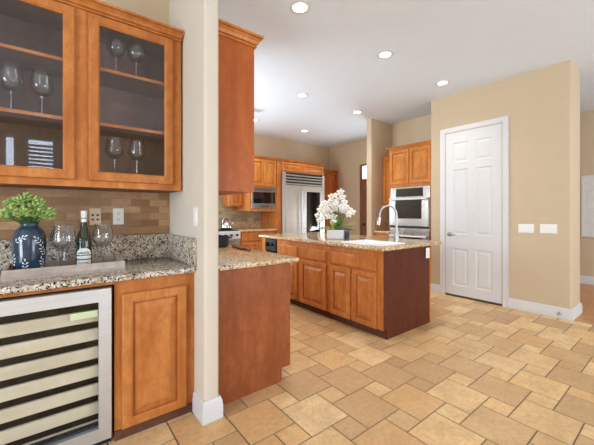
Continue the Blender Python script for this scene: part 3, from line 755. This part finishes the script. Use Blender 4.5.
# small wall cabinet and microwave cabinet
cabinet('small wall cabinet left of the microwave on the back wall', (2.835, 5.87, 0), NEGY, 0.288, 2.36, 0.312, M['cab'], doors=[(0.02, 1.405, 0.25, 0.94)], name='wall_cabinet', z0=1.385)
mc = thing('microwave_cabinet', 'bright orange wall cabinet with two doors above the microwave', 'cabinet', (3.128, 5.55, 0))
w_ = 0.635; m = MB()
m.box(0, 0.022, 0, 0.632, 1.285, 2.375); m.box(w_ - 0.022, w_, 0, 0.632, 1.285, 2.375); m.box(0.022, w_ - 0.022, 0, 0.632, 1.285, 1.335); m.box(0.022, w_ - 0.022, 0, 0.632, 1.785, 2.375); m.box(0.022, w_ - 0.022, 0.61, 0.632, 1.335, 1.785)
m.build('body', M['cab'], mc)
for x0 in (0.02, 0.322): door_front(0.293, 0.545, x0, 1.815, -0.0005).build('door', M['cab_bright'], mc)
crown(mc, 0, w_, 0.632, 2.375, M['cab'], 1, 0, 0.045, 0.035)
mw = thing('microwave', 'steel microwave with dark window built in below the orange cabinet', 'microwave', (3.152, 5.55, 1.3365))
B(0.03, 0.56, 0.02, 0.45, 0.0, 0.43).build('body', M['black'], mw)
fr = MB().rings([rect(0.04, 0.50, 0.115, 0.345, 0.012), rect(0.001, 0.586, 0.001, 0.447, 0.012), rect(0.001, 0.586, 0.001, 0.447, -0.006), rect(0.004, 0.583, 0.004, 0.444, -0.010), rect(0.04, 0.50, 0.115, 0.345, -0.010)], loop=True)
fr.build('steel_frame', M['steel'], mw)
B(0.041, 0.499, -0.004, 0.008, 0.116, 0.344).build('window', M['darkglass'], mw)
B(0.508, 0.572, -0.013, -0.0105, 0.11, 0.35).build('keypad', M['black'], mw)
vt = MB()
for i in range(4): vt.box(0.05, 0.54, -0.013, -0.0105, 0.375 + 0.014 * i, 0.382 + 0.014 * i)
vt.build('vent_slots', M['slot'], mw)
B(0.2, 0.40, -0.0125, -0.0105, 0.035, 0.06).build('badge', M['slot'], mw)
# fridge enclosure
oc = thing('over_fridge_cabinet', 'wide orange wall cabinet with two low doors above the steel fridge', 'cabinet', (3.872, 5.53, 0))
B(0, 1.255, 0, 0.655, 2.15, 2.375).build('body', M['cab'], oc)
B(-0.1065, -0.0005, 0, 0.655, 0, 2.375).build('side_panel', M['cab'], oc)
for x0 in (0.03, 0.635): door_front(0.585, 0.19, x0, 2.17, -0.0005, stile=0.04).build('door', M['cab_bright'], oc)
crown(oc, -0.1065, 1.255, 0.655, 2.375, M['cab'], 0, 1, 0.045, 0.035)
fg = thing('refrigerator', 'large built in steel refrigerator with one glass door and louvred grille', 'refrigerator', (3.88, 5.50, 0))
FW = 1.24
B(0, FW, 0.04, 0.66, 0.0, 2.145).build('body', M['steel_fridge'], fg)
B(0.004, 0.09, -0.012, 0.0395, 0.10, 2.14, 0.004).build('side_trim', M['steel_fridge'], fg)
B(FW - 0.075, FW - 0.004, -0.012, 0.0395, 0.10, 2.14, 0.004).build('side_trim', M['steel_fridge'], fg)
gm = MB(); gm.box(0.092, FW - 0.077, 0.02, 0.0395, 1.875, 2.14)
gm.build('grille_back', M['gap'], fg)
for i in range(4): 
    z = 1.882 + 0.063 * i
    MB().rings([[(xx, 0.019, z), (xx, -0.012, z), (xx, -0.012, z + 0.022), (xx, 0.019, z + 0.036)] for xx in (0.092, FW - 0.077)]).build('grille_louvre', M['steel_fridge'], fg)
B(0.094, 0.557, -0.02, 0.0395, 0.12, 1.865, 0.006).build('solid_door', M['steel_fridge'], fg)
gd = MB(); a0, a1 = 0.565, FW - 0.079
gd.rings([rect(a0 + 0.10, a1 - 0.075, 0.80, 1.735, 0.035), rect(a0, a1, 0.12, 1.865, 0.039), rect(a0, a1, 0.12, 1.865, -0.016), rect(a0 + .004, a1 - .004, 0.124, 1.861, -0.02), rect(a0 + 0.10, a1 - 0.075, 0.80, 1.735, -0.02)], loop=True)
gd = gd.build('glass_door', M['steel_fridge'], fg)
B(a0 + 0.10, a1 - 0.075, 0.0, 0.01, 0.80, 1.735).build('door_glass', M['darkglass'], gd)
for x in (0.505, 0.612):
    hdl = MB().tube([(x, -0.07, 0.80), (x, -0.07, 1.74)], 0.011, 12)
    for z in (0.9, 1.64): hdl.tube([(x, -0.07, z), (x, -0.019, z)], 0.01, 8)
    hdl.build('door_handle', M['steel_white'], fg, True, 50)
B(0.02, FW - 0.02, 0.0, 0.0395, 0.02, 0.10).build('toe_grille', M['gap'], fg)
t = cabinet('tall dark orange-brown pantry cabinet right of the fridge', (5.135, 5.88, 0), NEGY, 0.81, 2.33, 0.31, M['cab_red'], name='tall_cabinet', doors=[(0.39, 1.20, 0.38, 1.10), (0.39, 0.12, 0.38, 1.05), (0.01, 1.20, 0.37, 1.10), (0.01, 0.12, 0.37, 1.05)])
crown(t, 0, 0.81, 0.31, 2.33, M['cab'], 0, 0, 0.04, 0.03)

# --- oven niche (fronts facing -x; local x runs towards -y)
ov = thing('oven_cabinet', 'tall honey coloured cabinet with two doors housing the wall ovens', 'cabinet', (4.80, 3.430, 0), NEGX)
OW, OD = 0.815, 0.60
m = MB(); m.box(0, 0.035, 0, OD, 0, 2.37); m.box(OW - 0.035, OW, 0, OD, 0, 2.37); m.box(0.035, OW - 0.035, 0, OD, 1.70, 2.37); m.box(0.035, OW - 0.035, 0, OD, 0.10, 0.34); m.box(0.035, OW - 0.035, 0.06, OD, 0.0, 0.10)
m.build('body', M['cab_bright'], ov)
for x0 in (0.014, 0.412): door_front(0.388, 0.60, x0, 1.752, -0.0005).build('door', M['cab_bright'], ov)
slab_front(0.78, 0.2, 0.016, 0.115, -0.0005).build('drawer', M['cab_bright'], ov)
crown(ov, 0, OW, OD, 2.37, M['cab_bright'], 1, 0, 0.05, 0.045)
do = thing('double_oven', 'steel double wall oven with black glass doors in the honey cabinet', 'oven', (4.80, 3.392, 0), NEGX)
ow = 0.74
B(0.0, ow, 0.002, 0.55, 0.345, 1.695).build('body', M['steel'], do)
B(-0.003, ow + 0.003, -0.016, 0.0, 0.345, 1.695, 0.003).build('face_frame', M['steel'], do)
B(0.115, ow - 0.12, -0.024, -0.0165, 1.53, 1.672).build('control_panel', M['darkglass'], do)
def oven_door(zb, zt):
    d = MB(); g0, g1 = zb + 0.125, zt - 0.02
    d.rings([rect(0.12, ow - 0.12, g0, g1, -0.02), rect(0.0, ow, zb, zt, -0.0165), rect(0.0, ow, zb, zt, -0.05), rect(0.004, ow - 0.004, zb + .004, zt - .004, -0.054), rect(0.12, ow - 0.12, g0, g1, -0.054)], loop=True)
    d = d.build('oven_door', M['steel'], do)
    B(0.12, ow - 0.12, -0.05, -0.04, g0, g1).build('window', M['darkglass'], d)
    h = MB().tube([(0.02, -0.10, zt - 0.028), (ow - 0.02, -0.10, zt - 0.028)], 0.013, 12)
    for x in (0.05, ow - 0.05): h.tube([(x, -0.10, zt - 0.028), (x, -0.053, zt - 0.028)], 0.009, 8)
    h.build('handle', M['steel_white'], d, True, 50)
oven_door(1.03, 1.51)
B(0.0, ow, -0.04, -0.0165, 0.905, 0.99, 0.003).build('trim_strip', M['steel'], do)
B(0.0, ow, -0.0195, -0.0165, 0.992, 1.026).build('vent_gap', M['gap'], do)
oven_door(0.37, 0.885)
# small side cabinets between stub wall and oven cabinet
t = cabinet('narrow honey wall cabinet left of the oven cabinet', (5.10, 3.795, 0), NEGX, 0.355, 2.31, 0.305, M['cab_bright'], name='wall_cabinet', doors=[(0.015, 1.425, 0.325, 0.90)], z0=1.405)
crown(t, 0, 0.355, 0.305, 2.31, M['cab_bright'], 0, 0, 0.045, 0.035)
cabinet('narrow base cabinet left of the wall ovens', (4.83, 3.795, 0), NEGX, 0.355, 0.875, 0.575, M['cab_bright'], doors=[(0.015, 0.12, 0.325, 0.53)], drawers=[(0.015, 0.68, 0.325, 0.16)], toe=0.10)
t = thing('countertop', 'small granite counter with side splash left of the wall ovens', 'countertop', (0, 0, 0))
slab_top(MB(), 4.805, 5.408, 3.438, 3.797, 0.876, 0.914, 0.01).build('slab', M['granite_warm_lit'], t, True, 40)
B(4.82, 5.408, 3.778, 3.798, 0.9145, 1.075, 0.003).build('side_splash', M['granite_warm_lit'], t)

# ------------------------------------------------------------------ ceiling fittings
cans = [(1.686, 2.121), (2.949, 2.165), (4.21, 2.149), (2.968, 3.684), (4.236, 3.70), (4.30, 5.25), (3.03, 5.23), (2.905, 4.64)]
can_lab = ['recessed ceiling light nearest the camera, topmost in the picture', 'recessed ceiling light second from the camera, in front of the wall above the white door', 'recessed ceiling light beside the wall above the white door',
           'recessed ceiling light above the island, left of the middle of the ceiling', 'recessed ceiling light just left of the stub wall top', 'recessed ceiling light farthest back, above the refrigerator', 'recessed ceiling light half hidden by the tall reddish wall cabinet', '']
for i, ((x, y), lb) in enumerate(zip(cans[:7], can_lab)):
    t = thing('recessed_light', lb, 'ceiling light', (x, y, CEIL), 0, 'recessed ceiling lights')
    MB().lathe([(0.062, -0.002), (0.064, -0.008), (0.09, -0.006), (0.095, -0.0005)], n=28, cap0=False, cap1=False).build('trim_ring', M['white'], t, True, 60)
    MB().lathe([(0.0625, -0.001), (0.0625, -0.004)], n=24).build('lens', M['lens'], t)
    l = bpy.data.lights.new('lamp', 'SPOT'); l.energy = CAN_POWER; l.color = CAN_COL; l.shadow_soft_size = 0.06; l.spot_size = math.radians(116); l.spot_blend = 1.0
    lo = bpy.data.objects.new('lamp', l); COL.objects.link(lo); lo.parent = t; lo.location = (0, 0, -0.03)
vt = thing('ceiling_vent', 'white air vent in the ceiling beside the tall reddish wall cabinet', 'vent', (2.74, 4.70, CEIL))
MB().rings([hrect(-0.15, 0.15, -0.1, 0.1, -0.001), hrect(-0.15, 0.15, -0.1, 0.1, -0.008), hrect(-0.12, 0.12, -0.07, 0.07, -0.010), hrect(-0.12, 0.12, -0.07, 0.07, -0.002)], loop=True).build('frame', M['white'], vt)
B(-0.12, 0.12, -0.07, 0.07, -0.0025, -0.001).build('backing', M['slot'], vt)
for i in range(5):
    x = -0.1 + 0.045 * i
    MB().rings([[(x, yy, -0.003), (x + 0.010, yy, -0.010), (x + 0.012, yy, -0.010), (x + 0.002, yy, -0.003)] for yy in (-0.07, 0.07)]).build('slat', M['white'], vt)

# framed print on hall wall
pf = thing('framed_print', 'large pale print in a white frame on the far hall wall at right', 'picture', (7.4, 1.262, 0), NEGX)
MB().rings([rect(0, 1.1, 0.83, 1.91, -0.001), rect(0, 1.1, 0.83, 1.91, -0.03), rect(0.03, 1.07, 0.86, 1.88, -0.03), rect(0.03, 1.07, 0.86, 1.88, -0.012)], cap1=False).build('frame', M['white'], pf)
pr = B(0.03, 1.07, -0.014, -0.004, 0.86, 1.88).build('print', M['art'], pf)
tmk = MB()
rr = random.Random(5)
for i in range(26):
    a, b = 0.12 + rr.random() * 0.8, 0.95 + rr.random() * 0.8
    tmk.box(a, a + 0.04 + rr.random() * 0.1, -0.0148, -0.0141, b, b + 0.004)
tmk.build('faint_marks', plain('grey_ink', rgb(196, 190, 186), 0.7), pr)

# ------------------------------------------------------------------ things on the bar
tr = thing('serving_tray', 'whitewashed wooden serving tray on the bar counter', 'tray', (0.065, 2.235, 0.9145))
TW, TD = 0.268, 0.15
B(-TW, TW, -TD, TD, 0, 0.010).build('base', M['graywood'], tr)
for a, b, c_, d_ in ((-TW, TW, -TD, -TD + 0.014), (-TW, TW, TD - 0.014, TD), (-TW, -TW + 0.014, -TD + 0.0145, TD - 0.0145), (TW - 0.014, TW, -TD + 0.0145, TD - 0.0145)):
    B(a, b, c_, d_, 0.0105, 0.052, 0.002).build('side_board', M['graywood'], tr)
ZT = 0.9255
vs = thing('vase', 'dark blue ceramic vase painted with white leaf sprigs on the tray', 'vase', (-0.107, 2.268, ZT))
vp = [(0.056, 0), (0.064, 0.006), (0.069, 0.03), (0.073, 0.09), (0.075, 0.15), (0.073, 0.19), (0.064, 0.222), (0.050, 0.242), (0.041, 0.252), (0.039, 0.262), (0.044, 0.274)]
MB().lathe(vp + [(0.039, 0.274), (0.034, 0.262), (0.034, 0.235)], n=40).build('body', M['vase'], vs, True, 60)
def vr(z):
    for (r0, a), (r1, b) in zip(vp[:-1], vp[1:]):
        if a <= z <= b: return r0 + (r1 - r0) * (z - a) / max(1e-6, b - a)
    return vp[-1][0]
mo = MB()
def vleaf(th, z, L, W, rot):
    ring = []
    for i in range(12):
        a = 2 * PI * i / 12; px = L * math.cos(a); py = W * math.sin(a) * (0.6 + 0.4 * math.cos(a))
        dx_, dz_ = px * math.cos(rot) - py * math.sin(rot), px * math.sin(rot) + py * math.cos(rot)
        zz = min(max(z + dz_, 0.002), 0.25); r_ = vr(zz) + 0.0012; t_ = th + dx_ / r_
        ring.append((r_ * math.cos(t_), r_ * math.sin(t_), zz))
    mo.poly(ring)
def sprig(th, z, rot, n=3):
    global mo
    mo = MB()
    for k in range(n):
        s = 0.017 * k; cx, cz = s * math.cos(rot), s * math.sin(rot)
        r_ = vr(min(max(z + cz, 0.01), 0.24))
        vleaf(th + (cx - 0.007 * math.sin(rot)) / r_, z + cz + 0.007 * math.cos(rot), 0.0085, 0.0045, rot + 0.8)
        vleaf(th + (cx + 0.007 * math.sin(rot)) / r_, z + cz - 0.007 * math.cos(rot), 0.0085, 0.0045, rot - 0.8)
    vleaf(th + 0.017 * n * math.cos(rot) / 0.08, z + 0.017 * n * math.sin(rot), 0.009, 0.0045, rot)
    mo.build('leaf_motif', M['motif'], vs)
camang = math.atan2(-2.268, 0.107)
for dth, z, rot in ((-0.75, 0.175, 0.55), (0.75, 0.155, 2.3), (-0.25, 0.022, PI / 2), (0.95, 0.03, 1.9), (-1.15, 0.05, 1.3), (2.2, 0.12, 1.2), (3.2, 0.10, 1.0), (-2.2, 0.15, 0.6), (0.95, 0.10, 2.0)):
    sprig(camang + dth, z, rot)
# succulent foliage
rr = random.Random(11)
st = MB(); tips = []
for i in range(40):
    a = i * 2.39996; q = math.sqrt((i + 0.5) / 40); 
    tip = Vector((0.118 * q * math.cos(a) - 0.012, 0.095 * q * math.sin(a), 0.405 - 0.105 * q * q + rr.uniform(-0.025, 0.018)))
    st.tube([(0.012 * math.cos(a), 0.012 * math.sin(a), 0.25), (tip.x * 0.5, tip.y * 0.5, 0.25 + (tip.z - 0.25) * 0.6), tip], [0.0035, 0.003, 0.0025], 5)
    tips.append(tip)
for tip in (Vector((0.092, -0.06, 0.335)), Vector((-0.13, -0.05, 0.27)), Vector((0.075, -0.05, 0.315))):
    st.tube([(0.0, 0.0, 0.25), (tip.x * 0.5, tip.y * 0.5, 0.31), tip], [0.0035, 0.003, 0.0025], 5); tips.append(tip)
st.build('stems', M['leaf'], vs, True)
lf = MB()
for tip in tips:
    for k in range(16):
        el = -0.5 + 1.8 * (k / 16); az = k * 2.4 + rr.random()
        d = Vector((math.cos(az) * math.cos(el), math.sin(az) * math.cos(el), math.sin(el)))
        sd = d.cross(Vector((0, 0, 1)))
        if sd.length < 0.1: sd = Vector((1, 0, 0))
        sd.normalize(); nn = sd.cross(d); L = 0.020 + rr.random() * 0.012; W = 0.007 + rr.random() * 0.004
        b = tip + d * 0.003 - Vector((0, 0, 0.006 * (k % 3)))
        lf.rings([[b - nn * .001, b + sd * 0.002, b + nn * .001, b - sd * 0.002], [b + d * L * .6 - nn * .003, b + d * L * .6 + sd * W, b + d * L * .6 + nn * .002, b + d * L * .6 - sd * W], [b + d * L - nn * .001, b + d * L + sd * .003, b + d * L + nn * .001, b + d * L - sd * .003]])
lo = lf.build('foliage', M['leafy'], vs, True); lo['kind'] = 'stuff'

bt = thing('wine_bottle', 'green wine bottle with white foil and white label on the tray', 'bottle', (0.143, 2.28, ZT)); bt.scale = (1.0, 1.0, 1.03)
MB().lathe([(0.036, 0), (0.040, 0.004), (0.041, 0.02), (0.041, 0.135), (0.039, 0.16), (0.032, 0.19), (0.022, 0.218), (0.0165, 0.24), (0.0145, 0.265)], n=28).build('body', M['bottle'], bt, True, 50)
MB().lathe([(0.0152, 0.262), (0.0152, 0.308), (0.0165, 0.310), (0.0165, 0.326), (0.013, 0.329)], n=24).build('foil_cap', M['foil'], bt, True, 40)
MB().lathe([(0.0156, 0.282), (0.0156, 0.287)], n=24, cap0=False, cap1=False).build('foil_band', M['ink'], bt, True)
ca = math.atan2(-2.268, -0.146)
def label_patch(za, zb, half, dome, r=0.0416):
    n = 14; lo_, hi = [], []
    for i in range(n + 1):
        u = -1 + 2 * i / n; a = ca + u * half; zt = za + (zb - za) * (math.sqrt(max(0, 1 - u * u)) if dome else 1)
        lo_.append((r * math.cos(a), r * math.sin(a), za)); hi.append((r * math.cos(a), r * math.sin(a), max(zt, za + 0.001)))
    return MB().rings([lo_, hi], close=False, cap0=False, cap1=False)
label_patch(0.074, 0.112, 1.05, True).build('upper_label', M['label'], bt, True)
label_patch(0.050, 0.068, 1.0, False).build('label_band', M['label'], bt, True)
label_patch(0.014, 0.044, 1.0, False).build('lower_label', M['label'], bt, True)
label_patch(0.080, 0.085, 0.75, False, 0.0419).build('label_line', M['ink'], bt, True)
label_patch(0.088, 0.091, 0.5, False, 0.0419).build('label_line', M['ink'], bt, True)
label_patch(0.026, 0.029, 0.6, False, 0.0419).build('label_line', M['ink'], bt, True)

def wine_glass(label, loc, group, s=1.0, cat='wine glass'):
    g = thing('wine_glass', label, cat, loc, 0, group)
    g.scale = (s, s, s)
    MB().lathe([(0.036, 0), (0.036, 0.002), (0.015, 0.005), (0.005, 0.009)], n=24).build('foot', M['wineglass'], g, True, 50)
    MB().lathe([(0.0048, 0.0092), (0.0036, 0.03), (0.0036, 0.085), (0.006, 0.099)], n=12).build('stem', M['glass_stem'], g, True, 50)
    MB().lathe([(0.006, 0.0995), (0.026, 0.108), (0.043, 0.128), (0.0485, 0.142), (0.0492, 0.156), (0.047, 0.178), (0.0435, 0.198), (0.0405, 0.213), (0.0385, 0.225), (0.0373, 0.225), (0.0393, 0.213), (0.0423, 0.198), (0.0458, 0.178), (0.048, 0.156), (0.0473, 0.142), (0.042, 0.13), (0.025, 0.110)], n=44, cap0=True, cap1=True).build('bowl', M['wineglass'], g, True, 50)
    return g
wine_glass('wine glass on the tray right of the green bottle', (0.24, 2.272, ZT), 'wine glasses on the tray', 1.15)
g0 = wine_glass('wine glass on the tray nearest the blue vase, in front', (0.045, 2.19, ZT), 'wine glasses on the tray', 1.13)
dup(g0, (0.03, 2.305, ZT), 0, 'wine glass on the tray behind the one nearest the vase', 'wine glasses on the tray')
# glasses in the wall cabinet
GZ = {0: z0 + 0.0855, 1: 1.7975, 2: 2.1305}
for lb, x, y, k in (('left wine glass on the top shelf behind the right glass door', 0.309, 2.258, 2), ('right wine glass on the top shelf behind the right glass door', 0.424, 2.258, 2),
                    ('left wine glass at the bottom behind the right glass door', 0.303, 2.275, 0), ('right wine glass at the bottom behind the right glass door', 0.432, 2.275, 0),
                    ('right wine glass on the middle shelf behind the left glass door', -0.053, 2.26, 1), ('left wine glass on the middle shelf behind the left glass door', -0.181, 2.26, 1)):
    o = dup(g0, (x, y, GZ[k]), 0, lb, 'wine glasses in the wall cabinet'); o.scale = (1.06, 1.06, 1.06)

# ------------------------------------------------------------------ things on kitchen counters
oc_ = thing('orchid', 'white orchid arrangement in a white rectangular pot on the island', 'orchid', (2.905, 2.905, 0.9145), math.radians(-50.7))
MB().rings([hrect(-0.098, 0.098, -0.05, 0.05, 0), hrect(-0.104, 0.104, -0.055, 0.055, 0.006), hrect(-0.108, 0.108, -0.058, 0.058, 0.118), hrect(-0.101, 0.101, -0.051, 0.051, 0.118), hrect(-0.100, 0.100, -0.050, 0.050, 0.098)]).build('pot', M['pot'], oc_)
B(-0.099, 0.099, -0.049, 0.049, 0.0985, 0.108).build('moss', M['soil'], oc_)
rr = random.Random(21)
def orchid_leaf(p, d, L, W, mat, droop):
    m = MB(); p = Vector(p); d = Vector(d).normalized(); sd = d.cross(Vector((0, 0, 1))).normalized(); rs = []
    for i in range(7):
        t_ = i / 6; c_ = p + d * L * t_ + Vector((0, 0, -droop * t_ * t_)); ww = W * math.sin(PI * (0.12 + 0.86 * t_)) + 0.001
        rs.append([c_ + sd * ww + Vector((0, 0, 0.25 * ww)), c_ - Vector((0, 0, 0.002)), c_ - sd * ww + Vector((0, 0, 0.25 * ww)), c_ + Vector((0, 0, 0.0015))])
    return m.rings(rs).build('leaf', mat, oc_, True)
for dx_, dy_, dz_, L, W, mt, dp in ((0.9, -0.3, 0.35, 0.20, 0.03, 'leaf_dark', 0.10), (0.7, 0.5, 0.5, 0.19, 0.03, 'leaf', 0.08), (-0.9, -0.3, 0.5, 0.22, 0.03, 'leafy', 0.12), (-0.6, -0.6, 0.6, 0.17, 0.028, 'leafy', 0.07),
                                    (0.25, -0.8, 0.9, 0.18, 0.03, 'leaf', 0.05), (-0.2, -0.8, 1.0, 0.19, 0.028, 'leafy', 0.05), (0.5, -0.5, 1.2, 0.24, 0.026, 'leaf', 0.04), (-0.9, 0.3, 0.5, 0.16, 0.03, 'leaf_dark', 0.08), (0.9, 0.1, 0.8, 0.23, 0.026, 'leafy', 0.08), (0.1, 0.7, 1.3, 0.22, 0.026, 'leaf', 0.04),
    (-0.8, -0.5, 0.2, 0.17, 0.034, 'leafy', 0.03), (0.7, -0.7, 0.25, 0.19, 0.036, 'leaf_dark', 0.05), (0.4, -0.9, 0.5, 0.2, 0.034, 'leaf', 0.06), (-0.3, -0.9, 0.4, 0.17, 0.034, 'leafy', 0.05), (0.9, -0.5, 0.7, 0.24, 0.032, 'leafy', 0.08)):
    orchid_leaf((0.05 * dx_, 0.02 * dy_, 0.11), (dx_, dy_, dz_), L * 1.25, W * 1.1, M[mt], dp)
stems = [[(-0.03, 0, 0.1), (-0.05, 0.0, 0.30), (-0.10, -0.01, 0.47), (-0.17, -0.02, 0.42), (-0.235, -0.03, 0.27)],
         [(0.01, 0, 0.1), (0.02, 0, 0.35), (0.05, 0.0, 0.53), (0.08, 0.0, 0.585), (0.09, -0.01, 0.58)],
         [(0.04, 0, 0.1), (0.08, 0.01, 0.28), (0.13, 0.01, 0.38), (0.18, 0.0, 0.37), (0.215, -0.01, 0.33)],
         [(0.0, 0.0, 0.1), (0.0, -0.02, 0.3), (0.0, -0.04, 0.42), (-0.01, -0.05, 0.36), (-0.02, -0.05, 0.24)]]
def bez(ps, t):
    ps = [Vector(p) for p in ps]
    while len(ps) > 1: ps = [a.lerp(b, t) for a, b in zip(ps[:-1], ps[1:])]
    return ps[0]
for s in stems: MB().tube([bez(s, i / 10) for i in range(11)], 0.0035, 6).build('stem', M['leaf'], oc_, True)
def blossom(c_, d, s):
    d = Vector(d).normalized(); u = d.cross(Vector((0, 0, 1))).normalized(); v = u.cross(d).normalized(); c_ = Vector(c_)
    m = MB()
    for k, (ang, L, W) in enumerate(((90, 1, .36), (18, 1.08, .48), (162, 1.08, .48), (-50, .98, .33), (-130, .98, .33))):
        a = math.radians(ang); r_ = u * math.cos(a) + v * math.sin(a); q = d.cross(r_)
        rs = []
        for i in range(5):
            t_ = i / 4; w_ = W * s * math.sin(PI * (0.1 + 0.82 * t_)); p = c_ + r_ * L * s * t_ + d * s * (0.22 * math.sin(PI * t_) - 0.12 * t_)
            rs.append([p + q * w_, p + d * 0.002, p - q * w_, p - d * 0.002])
        m.rings(rs)
    b = m.build('blossom', M['petal'], oc_, True)
    MB().lathe([(0.003, -0.006), (0.008, 0), (0.006, 0.008), (0.002, 0.012)], c_ + d * 0.012, 8).build('throat', M['throat'], b, True)
px = [(325.5, 202), (320.4, 209), (317.5, 215), (322, 218.7), (327, 208), (331.4, 195), (335.8, 194), (341.6, 191), (343, 196), (336.5, 202), (340, 204), (333.6, 205), (342.3, 206), (338, 199), (334.3, 215.8), (334, 221.6), (349.6, 209), (353, 211.5), (349.6, 213.6), (329, 216), (323, 206), (325, 213), (345.5, 201), (339, 209), (331, 200), (329, 203), (319.5, 220), (346, 206), (336, 208), (344, 210), (330, 211)]
spots = [((u - 336) * 0.0126, (238.7 - v) * 0.0126) for u, v in px]      # metres across and above the pot
for x, z in spots:
    yy = -0.06 + rr.random() * 0.09
    blossom((x, yy, z), (rr.uniform(-.6, .6), -1, rr.uniform(-.3, .45)), 0.043 + rr.random() * 0.008)
t = thing('tumbler', 'small slate blue cup standing just right of the white orchid pot', 'cup', (3.075, 2.87, 0.9145))
MB().lathe([(0.030, 0), (0.034, 0.004), (0.038, 0.095), (0.034, 0.095), (0.031, 0.008)], n=20).build('body', M['slate'], t, True, 50)
# pot and board on the run beside the column
pt = thing('cooking_pot', 'black cooking pot on the warm-lit counter beside the column', 'pot', (1.28, 2.95, 0.9145))
MB().lathe([(0.10, 0), (0.118, 0.008), (0.125, 0.09), (0.128, 0.105), (0.120, 0.105), (0.115, 0.012)], n=28).build('body', M['blackmatte'], pt, True, 50)
for s in (-1, 1): MB().tube([(s * 0.12, -0.03, 0.08), (s * 0.155, -0.025, 0.085), (s * 0.155, 0.025, 0.085), (s * 0.12, 0.03, 0.08)], 0.006, 8).build('handle', M['blackmatte'], pt, True, 50)
cb = thing('cutting_board', 'brown wooden cutting board lying on the warm-lit counter before the black pot', 'cutting board', (1.40, 2.66, 0.9145), math.radians(80))
B(-0.15, 0.14, -0.05, 0.05, 0, 0.02, 0.006).build('board', M['board'], cb)
B(-0.25, -0.1505, -0.014, 0.014, 0.003, 0.017, 0.005).build('grip', M['board'], cb)
